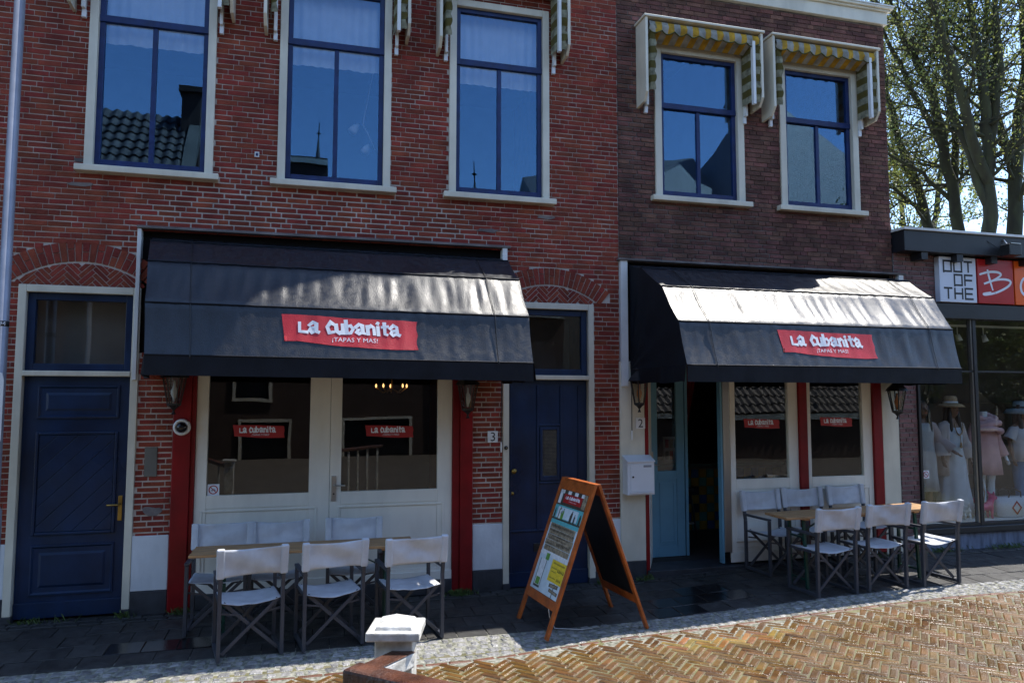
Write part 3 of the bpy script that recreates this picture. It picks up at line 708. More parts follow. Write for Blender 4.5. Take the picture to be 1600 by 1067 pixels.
def leaf_door(p, q, h0, h1, m, name, hinge_left=True, nw=0.1):
    """glazed door leaf between plan points p and q"""
    p = Vector((*p, 0)); q = Vector((*q, 0)); L = (q-p).length; ang = math.atan2(q.y-p.y, q.x-p.x)
    f = MB(); f.box(0, -.02, h0, nw, .02, h1); f.box(L-nw, -.02, h0, L, .02, h1); f.box(nw, -.02, h1-.12, L-nw, .02, h1); f.box(nw, -.02, h0, L-nw, .02, h0+.14); f.box(nw, -.02, 1.04, L-nw, .02, 1.16); f.box(nw, -.010, h0+.14, L-nw, .01, 1.04)
    o = f.build(name, m, house2, bevel=.004); o.location = (p.x-5.8, p.y, 0); o.rotation_euler = (0, 0, ang)
    rect_frame(nw+.03, h0+.19, L-nw-.03, 1.0, .02, -.019, -.0101).build('panel_moulding', m, o)
    pane(o, nw-.003, 1.157, L-nw+.003, h1-.117, -.002)
    return o, L
o, L = leaf_door((4.11, .03), (4.42, .60), .02, 2.7, creamdoor, 'door', nw=.06); o['label'] = 'pale door leaf folded inwards'
o, L = leaf_door((4.40, .60), (4.93, .62), .02, 2.7, teal, 'door', nw=.12); o['label'] = 'teal door leaf standing open'
MB().box(.01, -.035, 1.02, .05, -.0201, 1.42).build('lock_plate', steel, o)
MB().tube([(.03, -.03, 1.25), (.03, -.07, 1.25), (.13, -.07, 1.25)], .009).build('handle', steel, o, smooth=True)
wbuild(MB().box(4.945, .60, .02, 4.985, .68, 2.7), 'teal_jamb', teal, house2)
# bar room
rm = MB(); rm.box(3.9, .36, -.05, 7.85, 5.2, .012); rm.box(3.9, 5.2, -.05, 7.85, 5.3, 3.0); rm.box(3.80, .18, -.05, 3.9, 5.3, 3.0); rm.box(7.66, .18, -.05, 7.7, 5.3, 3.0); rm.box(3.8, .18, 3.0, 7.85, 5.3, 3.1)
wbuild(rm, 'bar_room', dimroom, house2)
rc2 = wbuild(MB().box(3.745, .07, 2.63, 8.05, .09, 3.90), 'awning_recess', blackbox, house2)
MB().box(3.70, -.07, 3.885, 8.10, .06, 3.912).build('lead_cap', mort_d, rc2, bevel=.004)
MB().box(3.735, -.05, 2.29, 3.83, .05, 3.884).build('trim_board', white, rc2, bevel=.004)
MB().box(7.98, -.06, 3.68, 8.06, .05, 3.884).build('trim_board', white, rc2, bevel=.004)

# ================================================================== BIG HOOD AWNINGS
PROF = [(-.02, 3.83), (-.33, 3.745), (-.85, 3.44), (-1.25, 2.99), (-1.40, 2.50), (-1.405, 2.315)]
def hood(name, label, xl, xr, z_off, banner, cords, seed):
    t0 = thing(name, label, 'awning', ((xl[2]+xr[2])/2, 0, 2.5), group='black hood awnings over the restaurant fronts')
    off = (-(xl[2]+xr[2])/2, 0, -2.5)
    def ends(t):
        i = min(int(max(t, 0)), 4); f = t - i
        return xl[i]*(1-f) + xl[min(i+1, 5)]*f, xr[i]*(1-f) + xr[min(i+1, 5)]*f
    def surf(x, t, lift=0.):
        i = min(int(max(t, 0)), 4); f = t - i; (y0, z0), (y1, z1) = PROF[i], PROF[i+1]
        dy, dz = y1-y0, z1-z0; Ln = math.hypot(dy, dz); ny, nz = dz/Ln, -dy/Ln
        a, b = ends(t); s = (x-a)/(b-a)
        env = math.sin(math.pi*min(max(f, 0), 1))
        amp = (.010, .010, .013, .008, .006)[i]
        w = noise.noise((x*3.1 + seed, f*.8 + i*9.1, seed*1.7)) * .45 + noise.noise((x*9 + seed, f*.6 + i*4, 3.3)) * 1.3 + noise.noise((x*21 + f*1.2, f*.7 + i*7, 8.1+seed)) * .55
        w2 = noise.noise((x*14 + seed, i*3.3, 1.1)) * .006 * (1-env)          # puckers along the ribs
        if i == 4: w, env = noise.noise((x*2.4, seed, 4.)) * 1.4, f
        sag = -.012*env if i < 4 else 0
        d = sag + amp*w*env + w2 + lift
        return Vector((x, y0 + dy*f + ny*d, z0 + z_off(s) + dz*f + nz*d))
    nx, nb = 150, 8; cl = MB()
    vs = []; rows = [i + k/nb for i in range(4) for k in range(nb)] + [4.0]
    for t in rows:
        a, b = ends(t)
        vs += [surf(a + (b-a)*k/nx, t) for k in range(nx+1)]
    fs = [(r*(nx+1)+k, r*(nx+1)+k+1, (r+1)*(nx+1)+k+1, (r+1)*(nx+1)+k) for r in range(len(rows)-1) for k in range(nx)]
    cl.add(vs, fs); canopy = cl.build('canopy', navy, t0, smooth=True, loc=off)
    va = MB(); vs = []; rv = [4.0, 4.25, 4.5, 4.75, 4.999]
    for t in rv:
        a, b = ends(t); vs += [surf(a + (b-a)*k/nx, t, .004) for k in range(nx+1)]
    va.add(vs, [(r*(nx+1)+k, r*(nx+1)+k+1, (r+1)*(nx+1)+k+1, (r+1)*(nx+1)+k) for r in range(len(rv)-1) for k in range(nx)])
    va.build('valance', navy_side, t0, smooth=True, loc=off)
    for side in (0, 1):
        piv = Vector((ends(0)[side], -.03, 2.50 + z_off(side)))
        m = MB(); edge = [surf(ends(t)[side], t) for t in [i*.25 for i in range(17)]]
        n = 6; sd = -1 if side == 0 else 1; vs = []
        for k in range(n+1):
            for j, e in enumerate(edge):
                p = piv.lerp(e, k/n); fold = abs((j/4) % 1 - .5)
                p = p + Vector((-sd * .05 * (k/n) * (1-k/n) * 2.2 * (1 - 1.6*fold), 0, 0)); vs.append(p)
        ne = len(edge)
        m.add(vs, [(k*ne+j, k*ne+j+1, (k+1)*ne+j+1, (k+1)*ne+j) for k in range(n) for j in range(ne-1)])
        m.build('side_panel', navy_side, t0, smooth=True, loc=off)
        x = ends(4)[side]; v = MB(); a = surf(x, 4.0); x0 = ends(0)[side]
        vs = []
        for k in range(9):
            y = a.y*(1-k/8) - .03*k/8; xx = x*(1-k/8) + x0*k/8; w = .012*math.sin(k*2.1+seed)
            vs += [(xx+w, y, a.z), (xx+w*2, y, a.z - .09), (xx+w*3, y, a.z - .185 + .01*math.sin(k*1.7))]
        v.add(vs, [(k*3+j, k*3+j+1, k*3+j+4, k*3+j+3) for k in range(8) for j in (0, 1)])
        v.build('side_valance', navy_side, t0, smooth=True, loc=off)
    for i in range(1, 5):
        a, b = ends(i); MB().tube([surf(a + (b-a)*k/60, i, .003) for k in range(61)], .008, 6).build('piping', navy_side, t0, smooth=True, loc=off)
        MB().tube([(ends(0)[0]+.02, -.03, 2.5+z_off(0)), surf(a+.02, i, -.03), surf(b-.02, i, -.03), (ends(0)[1]-.02, -.03, 2.5+z_off(1))], .012, 6).build('hoop', steel, t0, smooth=True, loc=off)
    for fx in cords:
        pts = []
        for k in range(1, 30):
            t = .95 + (4.15-.95)*k/29; a, b = ends(t); pts.append(surf(a + (b-a)*fx, t, .012))
        MB().tube(pts, .0045, 5).build('cord', darkmetal, t0, smooth=True, loc=off)
    # printed red banner
    bx0, bx1, ft0, ft1 = banner; out = [(0,1),(.12,.99),(.25,.985),(.38,.975),(.5,.96),(.62,.95),(.75,.93),(.86,.92),(.975,.9),(.995,.8),(1,.6),(.985,.35),(1,.22),(1.0,.06),(.97,.03),(.85,.02),(.7,.03),(.58,.04),(.45,.07),(.35,.10),(.25,.15),(.14,.18),(.03,.18),(.028,.35),(.025,.5),(.012,.8)]
    def uv(a, b, lift): return surf(bx0 + (bx1-bx0)*a, 3 + ft1 + (ft0-ft1)*b, lift)
    ban = MB(); N, Mr = 44, 10
    def span(a):                     # top and bottom edge of the brush shape
        top = 1.0 - .10*a + .012*math.sin(a*9); bot = .19 - .17*min(1, max(0, (a-.12)/.5)) + .012*math.sin(a*13)
        return bot, top
    vs = []
    for j in range(Mr+1):
        for i in range(N+1):
            a = i/N; b0, b1 = span(a); f = j/Mr; b = b0 + (b1-b0)*f
            aa = a
            if i == 0: aa = a + .028*(1-f)
            if i == N: aa = a - .012*abs(math.sin(f*6)) 
            vs.append(uv(aa, b, .006))
    ban.add(vs, [(j*(N+1)+i, j*(N+1)+i+1, (j+1)*(N+1)+i+1, (j+1)*(N+1)+i) for j in range(Mr) for i in range(N)])
    bo = ban.build('banner', redcloth, t0, smooth=True, loc=off)
    q, tw = word('La cubanita', 1, .25); m = MB(); k = .745/tw; hh = k * (bx1-bx0) / .29; c = 0
    for quad in q:
        c += 1
        m.add([uv(.125 + p.x*k, .47 - .05*(p.x*k) + p.y*hh*.74, .0085 + (c % 7)*.0002) for p in quad], [(0,1,2,3)])
    m.build('lettering', whiteprint, bo, kind='stuff')
    vs, fs, tw = text2d('¡TAPAS Y MAS!', 1); k = .335/tw
    MB().add([uv(.36 + a*k, .215 - .03*a*k + b*k*3.5, .009) for a, b in vs], fs).build('lettering', whiteprint, bo, kind='stuff')
    return t0
hood('hood_awning', 'black hood awning with red banner over the cream double doors', [-1.70, -1.66, -1.57, -1.50, -1.46, -1.46], [2.19, 2.19, 2.175, 2.17, 2.17, 2.17],
     lambda s: .03*(1-s), (-.30, 1.0, .14, .80), (.105, .90), 2.0)
hood('hood_awning', 'black hood awning with red banner beside the clothes shop, glaring in the sun', [3.86, 3.885, 3.90, 3.90, 3.91, 3.91], [7.95, 7.88, 7.77, 7.64, 7.59, 7.59],
     lambda s: .005, (5.13, 6.42, .14, .80), (.10, .905), 5.0)
# pull rods under the awnings
for x, z0, z1, lab in ((2.175, 1.50, 2.5, 'thin awning pull cord with wooden end beside the number 3'), (3.86, 1.62, 2.3, 'thin awning pull cord with wooden end above the white mailbox')):
    t = thing('pull_cord', lab, 'cord', (x, -.06, z0))
    MB().tube([(0, 0, .1), (.004, 0, z1-z0)], .006, 6).build('cord', darkmetal, t); MB().tube([(0, 0, 0), (0, 0, .04), (0, 0, .12)], [.008, .012, .008], 8).build('end_grip', white, t)

# ================================================================== STRIPED WINDOW AWNINGS
def window_awning(x0, x1, zt, zb, label):
    """folded scalloped markise round the top of a window; x0..x1 outside of the boards"""
    t = thing('window_awning', label, 'awning', ((x0+x1)/2, 0, zb), group='striped awnings folded over the upper windows'); off = (-(x0+x1)/2, 0, -zb)
    MB().box(x0-.02, -.32, zt, x1+.02, .0, zt+.03).build('cover_board', cream, t, loc=off, bevel=.005)
    for xa, xb, dz in ((x0, x0+.035, .0), (x1-.035, x1, .10)):
        MB().add([(xa,-.30,zt-.002),(xb,-.30,zt-.002),(xb,-.30,zb+.12+dz),(xa,-.30,zb+.12+dz),(xa,-.005,zt-.002),(xb,-.005,zt-.002),(xb,-.005,zb+dz),(xa,-.005,zb+dz),(xa,-.22,zb+dz+.01),(xb,-.22,zb+dz+.01)],
                 [(0,1,2,3),(3,2,9,8),(8,9,6,7),(0,3,8,7,4),(1,5,6,9,2),(0,4,5,1),(4,7,6,5)]).build('side_board', cream, t, loc=off, bevel=.004) if (xa == x0 or True) and not (xa != x0 and False) else None
    # folded cloth along the top, stripe by stripe
    n = max(8, int((x1-x0-.1)/.085)); xa, xb = x0+.06, x1-.06; wv = (xb-xa)/n
    for k in range(n):
        a, b = xa + wv*k, xa + wv*(k+1); m = MB(); vs = []; nn = 4
        prof = [(-.27, zt-.05), (-.29, zt-.10), (-.27, zt-.17)]
        for i in range(nn+1):
            x = a + wv*i/nn; sc = .035*abs(math.sin(math.pi*(x-xa)/(wv*2)))
            vs += [(x, -.20, zt-.01), (x, -.28, zt-.04), (x, -.30+.012*math.sin(x*23), zt-.11), (x, -.285+.012*math.sin(x*31), zt-.155-sc)]
        m.add(vs, [(i*4+j, i*4+j+1, i*4+j+5, i*4+j+4) for i in range(nn) for j in range(3)])
        m.build('stripe', yellow if k % 2 else offwhite, t, smooth=True, loc=off)
        # soffit of the folded cloth
        MB().add([(a,-.285,zt-.155),(b,-.285,zt-.155),(b,-.10,zt-.24),(a,-.10,zt-.24)], [(0,1,2,3)]).add([(a,-.10,zt-.24),(b,-.10,zt-.24),(b,-.04,zt-.05),(a,-.04,zt-.05)], [(0,1,2,3)]).build('stripe', yellow if k % 2 else offwhite, t, loc=off)
    pts = []
    for i in range(n*6+1):
        x = xa + (xb-xa)*i/(n*6); pts.append((x, -.285+.012*math.sin(x*31), zt-.155-.035*abs(math.sin(math.pi*(x-xa)/(wv*2)))))
    MB().tube(pts, .008, 5).build('scallop_trim', olive, t, smooth=True, loc=off)
    # hanging side cloths with scalloped edges
    ns = 9; h0, h1 = zt-.08, zb+.16
    for sx, inn in ((x0+.06, 1), (x1-.05, -1)):
        for k in range(ns):
            za, zc = h0 + (h1-h0)*k/ns, h0 + (h1-h0)*(k+1)/ns; m = MB(); vs = []
            for i in range(5):
                z = za + (zc-za)*i/4; sc = .03*abs(math.sin(math.pi*(z-h0)/(h1-h0)*ns*.62)); 
                e = .075 + sc - .03*(k/ns)
                if inn > 0: row = [(sx, -.10, z), (sx+.012, -.20, z), (sx+.02, -.27, z), (sx+.03+e*.75, -.285+.015*math.sin(z*17), z)]
                else: row = [(sx-.13, -.06, z), (sx-.12, -.20, z), (sx-.10, -.27, z), (sx-.06+e*.9, -.285+.015*math.sin(z*19), z)]
                vs += row
            m.add(vs, [(i*4+j, i*4+j+1, i*4+j+5, i*4+j+4) for i in range(4) for j in range(3)])
            m.build('side_stripe', olivestripe if k % 2 else olivewhite, t, smooth=True, loc=off)
    for sx in (x0+.10, x1-.155):
        MB().box(sx, -.10, zb+.03, sx+.035, -.03, zt-.1).build('guide_rail', white, t, loc=off, bevel=.004)
        MB().box(sx-.004, -.055, zb-.06, sx+.039, -.012, zb+.03).build('bracket', whitemetal, t, loc=off, bevel=.004)
    MB().box(x1-.157, -.30, zb+.12, x1-.118, -.245, zt-.12).build('folded_arm', white, t, loc=off, bevel=.004)
    return t
for (a, b), lab in zip(W3, ('striped window awning cut by the photo top, over the leftmost upstairs window', 'striped window awning cut by the photo top, over the red house middle window', 'striped window awning over the rightmost upstairs window of the red house')):
    window_awning(a-.17, b+.19, 7.42, 6.27, lab)
window_awning(4.00, 5.71, 7.00, 5.90, 'yellow striped scalloped awning over the left window of the purple house')
window_awning(5.86, 7.56, 7.00, 5.90, 'yellow striped scalloped awning over the right window of the purple house')

# ================================================================== WALL FITTINGS
def lantern(x, y, z, label, lit, s=1.18):
    t = thing('wall_lantern', label, 'lantern', (x, y, z), group='black wall lanterns beside the restaurant fronts')
    n = 6
    MB().lathe([(.10*s,.27*s),(.125*s,.265*s),(.10*s,.305*s),(.05*s,.35*s),(.035*s,.37*s),(.045*s,.385*s),(.02*s,.41*s),(.01*s,.43*s)], n).build('roof', darkmetal, t)
    fr = MB()
    for k in range(n):
        a = 2*math.pi*k/n; fr.bar((.055*s*math.cos(a), .055*s*math.sin(a), .04*s), (.098*s*math.cos(a), .098*s*math.sin(a), .27*s), .010*s)
    fr.build('frame', darkmetal, t, kind=None)
    MB().lathe([(.05*s,.045*s),(.094*s,.265*s)], n).build('glass', glass_lamp, t)
    MB().lathe([(.02*s,-.06*s),(.008*s,-.03*s),(.012*s,-.02*s),(.03*s,.0),(.06*s,.02*s),(.062*s,.04*s)], n).build('finial', darkmetal, t)
    MB().lathe([(.008*s,.05*s),(.012*s,.08*s),(.028*s,.12*s),(.03*s,.15*s),(.012*s,.19*s),(.01*s,.24*s)], 10).build('bulb', bulbdim if lit else whitemetal, t, smooth=True)
    MB().tube([(0,0,.41*s),(0,.0,.45*s),(0,.03,.48*s),(0,-y-.035,.48*s)], .012*s).build('bracket', darkmetal, t, smooth=True)
    MB().lathe([(.045,0),(.045,.012),(.03,.02)], 12, (0, -y-.03, .46*s), 'y').build('wall_rose', darkmetal, t)
lantern(-1.40, -.20, 2.04, 'black wall lantern above the white dome camera', False)
lantern(1.74, -.20, 1.98, 'black wall lantern on the red post near number 3', False)
lantern(3.90, -.20, 2.04, 'black wall lantern above the number 2 plate', True)
lantern(7.72, -.22, 1.93, 'black wall lantern at the right end of the far awning', True)
t = thing('dome_camera', 'white round dome camera on the dark red post', 'camera', (-1.335, -.046, 1.83))
MB().lathe([(.088,0),(.088,.03),(.078,.045),(.062,.048),(.060,.04)], 28, (0,0,0), 'y').build('ring', white, t, smooth=True)
MB().lathe([(.058,.035),(.055,.055),(.04,.078),(.02,.088),(.002,.09)], 20, (0,0,0), 'y').build('dome', mat('smoked dome', (.01,.01,.012), .08, .1), t, smooth=True)
for x, z, ch, lab in ((2.02, 1.615, '3', 'white number plate on the brick pier left of the blue door'), (3.925, 1.76, '2', 'white number plate above the mailbox')):
    y = -.012 if ch == '3' else -.033
    t = thing('number_plate', lab, 'plate', (x, y, z)); MB().box(0, -.008, 0, .125, -.001, .135).build('plate', white, t, bevel=.002)
    vs, fs, w = text2d(ch, .15); MB().add([(a+.06-w/2, -.0095, b+.018) for a, b in vs], fs).build('numeral', darkmetal, t)
t = thing('mailbox', 'white metal mailbox on the white pier under number 2', 'mailbox', (3.74, -.03, .96))
MB().add([(0,0,0),(.36,0,0),(.36,-.15,0),(0,-.15,0),(0,0,.46),(.36,0,.46),(.36,-.15,.40),(0,-.15,.40)], [(0,1,2,3),(4,5,6,7),(0,1,5,4),(1,2,6,5),(2,3,7,6),(3,0,4,7)]).build('body', whitemetal, t, bevel=.004)
MB().add([(-.008,.0,.466),(.368,0,.466),(.368,-.17,.398),(-.008,-.17,.398),(-.008,0,.476),(.368,0,.476),(.368,-.17,.41),(-.008,-.17,.41)], [(0,1,2,3),(4,5,6,7),(0,1,5,4),(1,2,6,5),(2,3,7,6),(3,0,4,7)]).build('lid', whitemetal, t, bevel=.003)
MB().box(.04, -.160, .04, .335, -.1505, .375).build('front_door', whitemetal, t, bevel=.003); MB().box(.21, -.164, .335, .315, -.1605, .362).build('name_slot', greypole, t)
MB().lathe([(.012,0),(.012,.006)], 12, (.07, -.16, .22), 'y').build('lock', darkmetal, t); MB().box(.035, -.168, .02, .34, -.1505, .036).build('lip', whitemetal, t)
t = thing('door_bell', 'small black door bell beside the number 3 plate', 'door bell', (2.245, -.021, 1.55)); MB().lathe([(.024,0),(.022,.012),(.01,.018)], 12, (0,0,0), 'y').build('rim', darkmetal, t); MB().lathe([(.008,.017),(.006,.022)], 8, (0,0,0), 'y').build('button', brass, t)
t = thing('enamel_tag', 'tiny blue and white enamel tag on the brick wall', 'tag', (-.66, -.012, 4.845)); MB().box(-.025, -.004, 0, .025, .006, .06).build('plate', white, t); MB().box(-.012, -.006, .012, .012, -.0041, .045).build('mark', bluesash, t)

# ================================================================== CHAIRS AND TABLES
def cloth_mesh(kind, seed):
    """sagging, creased seat or back cloth; every chair gets its own"""
    w, f, b = .265, .225, -.235; rd = random.Random(seed*17+3); m = MB(); vs = []; ph = rd.uniform(0, 6); sl = rd.uniform(.7, 1.6)
    if kind == 'seat':
        nx, ny = 22, 14
        for j in range(ny+1):
            for i in range(nx+1):
                u, v = i/nx*2-1, j/ny*2-1
                cr = .006*noise.noise((u*3+seed, v*2.2, seed*3.1)) + .004*math.sin(u*4+v*7+ph)*(1-u*u)
                vs.append((u*(w-.012), v*.215 - .005 + .006*(1-u*u)*math.sin(ph+v), .497 - .026*sl*(1-u*u)*(1-.2*v) + cr*(1-u**4)))
    else:
        nx, ny = 30, 10
        for j in range(ny+1):
            for i in range(nx+1):
                u = i/nx*2-1; z = .715 + .255*j/ny; yb = b - .005 - .055*(z-.6)/.365
                k = 1-u*u; wr = .010*math.sin(u*3.0 + z*26*rd.choice((1,)) + ph)*k + .010*noise.noise((u*2.5+seed, z*16, seed*1.3))*k
                top = rd.uniform(.0, .0); dip = .012*sl*sl*k*(1.5 if seed % 4 == 2 else 1)
                vs.append((u*(w+.032), yb - .021 + .026*sl*k + wr if abs(u) < .999 else yb, z - (dip if j == ny else dip*.7*(j/ny)) + (.008*sl*k if j == 0 else 0)))
    fs = [(j*(nx+1)+i, j*(nx+1)+i+1, (j+1)*(nx+1)+i+1, (j+1)*(nx+1)+i) for j in range(ny) for i in range(nx)]
    return m.add(vs, fs)
def make_chair():
    t = thing('director_chair', 'x', 'chair')
    w, f, b = .265, .225, -.235                  # half width, front and rear post
    for sx in (-1, 1):
        x = sx*w
        MB().bar((x, b, 0), (x*1.0, b-.005, .60), .032, .038).bar((x, b-.005, .60), (x*1.02, b-.06, .965), .032, .036).build('rear_post', frame_grey, t, bevel=.003)
        MB().bar((x, f, 0), (x, f, .66), .032, .034).build('front_post', frame_grey, t, bevel=.003)
        MB().bar((x, f+.015, .675), (x, b-.02, .675), .042, .026).build('armrest', frame_grey, t, bevel=.004)
        MB().bar((x, f-.017, .022), (x, b+.019, .022), .030, .034).build('foot_bar', frame_grey, t, bevel=.003)
        MB().bar((x*.97, f-.02, .475), (x*.97, b+.02, .475), .018, .022).build('seat_rail', frame_grey, t)
    for y, d in ((f-.03, .0), (b+.035, .0)):
        MB().bar((-w+.03, y-.008, .055), (w-.035, y-.008, .485), .016, .030).build('cross_leg', frame_grey, t, bevel=.002)
        MB().bar((w-.03, y+.010, .055), (-w+.035, y+.010, .485), .016, .030).build('cross_leg', frame_grey, t, bevel=.002)
        for sx in (-1, 1): MB().bar((sx*(w-.012), y, .40), (sx*.10, y, .375), .012, .016).build('hinge_arm', frame_grey, t)
    seat = cloth_mesh('seat', 0).build('seat', canvas, t, smooth=True); so = seat.modifiers.new('thick', 'SOLIDIFY'); so.thickness = .005
    back = cloth_mesh('back', 0).build('back_canvas', canvas, t, smooth=True); so = back.modifiers.new('thick', 'SOLIDIFY'); so.thickness = .004
    for sx in (-1, 1):            # sleeves round the posts
        p0 = Vector((sx*w*1.007, b-.005-.055*.115/.365, .712)); p1 = Vector((sx*w*1.02, b-.062, .972))
        MB().bar(p0, p1, .066, .052).build('post_sleeve', canvas, t, bevel=.012)
    return t
chair = make_chair()
CH = [(-.527, -1.335, 11, 'director chair with its back to the street, leftmost at the left table'), (.190, -1.25, 10, 'director chair with its back to the street, middle one at the left table'),
      (.945, -1.25, 8, 'director chair behind the white post cap, seat half sunlit'),
      (-.86, -.64, 180, 'director chair against the cream front beside the left dark red post'), (-.295, -.63, 181, 'director chair against the cream front, second from the left red post'), (.455, -.62, 178, 'director chair against the cream front, alone under the door handle'),
      (5.655, -1.24, 4, 'director chair with its back to the street, shaded seat, nearest the open doorway'), (6.34, -1.235, 2, 'director chair with its back to the street, middle one at the right table'),
      (7.10, -1.22, 3, 'director chair with its back to the street, sunlit seat, nearest the clothes shop'),
      (5.66, -.37, 184, 'director chair against the right cream front, beside the steel door jamb'), (6.25, -.37, 177, 'director chair with sagging back before the middle red post'), (6.96, -.36, 182, 'director chair against the right cream front, beside the far red post')]
for i, (x, y, rz, lab) in enumerate(CH):
    loc = (x, y, G(x, y) + .002); grp = 'grey framed director chairs' 
    if i == 0: chair.location = loc; chair.rotation_euler = (0, 0, R(rz)); chair['label'] = lab; chair['group'] = grp
    else:
        c = copy_tree(chair, loc, R(rz), lab, grp)
        for ch in c.children:
            if ch.name.startswith(('seat', 'back_canvas')) and not ch.name.startswith('seat_rail'):
                tmp = cloth_mesh('seat' if ch.name.startswith('seat') else 'back', i).build('tmp', canvas, smooth=True); ch.data = tmp.data; bpy.data.objects.remove(tmp)

def beer_table(x0, x1, y0, y1, h, label):
    cx, cy = (x0+x1)/2, (y0+y1)/2; z = G(cx, cy); L, Wd = x1-x0, y1-y0
    t = thing('folding_table', label, 'table', (cx, cy, z), math.atan2(G(x1, cy)-G(x0, cy), L)*0, group='wooden folding tables')
    t.rotation_euler = (0, -math.atan2(G(x1, cy)-G(x0, cy), L), 0)
    nb = 4; wv = Wd/nb
    for k in range(nb): MB().box(-L/2 + (.006 if k % 2 else 0), -Wd/2 + wv*k + .0015, h-.027, L/2 - (.004 if k == 1 else 0), -Wd/2 + wv*(k+1) - .0015, h).build('plank', wood, t, bevel=.004)
    for sx in (-.36, 0, .36): MB().box(L*sx-.035, -Wd/2+.03, h-.052, L*sx+.035, Wd/2-.03, h-.0275).build('batten', wood, t, bevel=.003)
    for sx in (-1, 1):
        x = sx*(L/2 - .28)
        for sy in (-1, 1): MB().bar((x, sy*(Wd/2-.06), .0), (x, sy*(Wd/2-.09), h-.053), .03, .03).build('leg', greensteel, t)
        MB().bar((x, -Wd/2+.09, .10), (x, Wd/2-.09, .10), .025, .02).build('leg_rail', greensteel, t); MB().bar((x, -Wd/2+.1, h-.25), (x, Wd/2-.1, h-.25), .025, .02).build('leg_rail', greensteel, t)
        MB().bar((x, 0, h-.25), (x - sx*.38, 0, h-.06), .018, .012).build('brace', greensteel, t)
    return t
beer_table(-1.07, 1.02, -1.175, -.735, .825, 'wooden folding table among chairs before the cream double doors')
beer_table(5.24, 7.36, -1.225, -.79, .825, 'wooden folding table among chairs by the open teal door, one end sunlit')

# ================================================================== A-BOARD
ab = thing('sandwich_board', 'orange framed folding pavement sign with colourful menu poster', 'sandwich board', (2.69, -1.36, G(2.69, -1.36)), R(5.5))
def panel(sgn, name):
    """one leaf in the plane from the foot (x=sgn*.55, z=0) to the ridge (x~0, z=1.42); local v up the leaf"""
    foot = Vector((sgn*.545, 0, 0)); top = Vector((sgn*.02, 0, 1.42)); d = (top-foot); Ln = d.length; d.normalize(); n = Vector((sgn*d.z, 0, -sgn*d.x*1.0)); n = Vector((d.z*sgn, 0, -d.x*sgn))
    def P(y, v, o=0.): return foot + d*v + Vector((0, y, 0)) + n*o
    hw = .365
    def slat(y0, y1, v0, v1, o0, o1, m, nm, par):
        vs = [P(y, v, o) for o in (o0, o1) for y, v in ((y0,v0),(y1,v0),(y1,v1),(y0,v1))]
        return MB().add(vs, [(0,1,2,3),(7,6,5,4),(0,4,5,1),(1,5,6,2),(2,6,7,3),(3,7,4,0)]).build(nm, m, par, bevel=.004 if m is orangewood else 0)
    for s in (-1, 1): slat(s*hw-.03, s*hw+.03, 0, Ln, -.014, .014, orangewood, 'stile', ab)
    slat(-hw+.0305, hw-.0305, Ln-.11, Ln-.005, -.013, .013, orangewood, 'top_rail', ab); slat(-hw+.0305, hw-.0305, .26, .35, -.013, .013, orangewood, 'bottom_rail', ab)
    slat(-hw+.0305, hw-.0305, .3505, Ln-.1105, -.006, .004, board, 'board_panel', ab)
    return P, hw, Ln, slat
P, hw, Ln, slat = panel(-1, 'a')
po = slat(-hw+.034, hw-.034, .354, Ln-.114, .0045, .007, paperblue, 'poster', ab)
pc = lambda nm, c, r=.5, v=.15: mat(nm, c, r, v, 30)
c_teal = pc('poster teal', (.10,.42,.45)); c_plank = pc('poster driftwood', (.26,.21,.14), .5, .5); c_yel = pc('poster yellow', (.75,.55,.03)); c_ink = pc('poster ink', (.02,.02,.018)); c_dark = pc('poster shelf', (.05,.05,.04)); c_lime = pc('poster leaf green', (.12,.30,.05)); c_palew = pc('poster white', (.7,.73,.75)); c_brown = pc('poster brown', (.20,.09,.04))
PW = 2*hw-.068; PH = Ln-.114-.354
def deco(u0, v0, u1, v1, lift, m, nm='print', skew=0.):
    """flat print; u from the left seen from outside (the near leaf faces -x: its left is +y)"""
    y = lambda u: hw-.034 - PW*u; v = lambda q: .354 + PH*q
    vs = [P(y(u0), v(v0), lift), P(y(u1), v(v0+skew), lift), P(y(u1), v(v1+skew), lift), P(y(u0), v(v1), lift)]
    return MB().add(vs, [(0,1,2,3)]).build(nm, m, po, fix=False)
deco(0, .86, 1, 1, .0076, c_dark); [deco(.06+.24*k, .965, .18+.24*k, 1, .0082, c_palew) for k in range(4)]; deco(.03, .86, .13, 1, .0082, c_palew); deco(.86, .86, .98, 1, .0082, c_plank)
lg = deco(.20, .875, .84, .965, .0088, redprint, 'logo_print')
q, tw = word('La cubanita', 1, .25); m = MB(); c = 0
for quad in q:
    c += 1; vs = []
    for p in quad: vs.append(P(hw-.034 - PW*(.27 + p.x/tw*.50), .354 + PH*(.917 + p.y*.028), .0092 + (c % 7)*.0001))
    m.add(vs, [(0,1,2,3)])
m.build('lettering', whiteprint, lg, fix=False)
vs, fs, tw = text2d('¡TAPAS Y MAS!', 1); MB().add([P(hw-.034-PW*(.40+a/tw*.28), .354+PH*(.892+b*.012), .0093) for a, b in vs], fs).build('lettering', whiteprint, lg, fix=False, kind='stuff')
deco(0, .70, 1, .86, .0076, c_teal); deco(.12, .72, .85, .83, .0080, paperblue); deco(0, .845, 1, .86, .0084, c_dark); deco(0, .695, 1, .712, .0084, c_dark)
rd = random.Random(4)
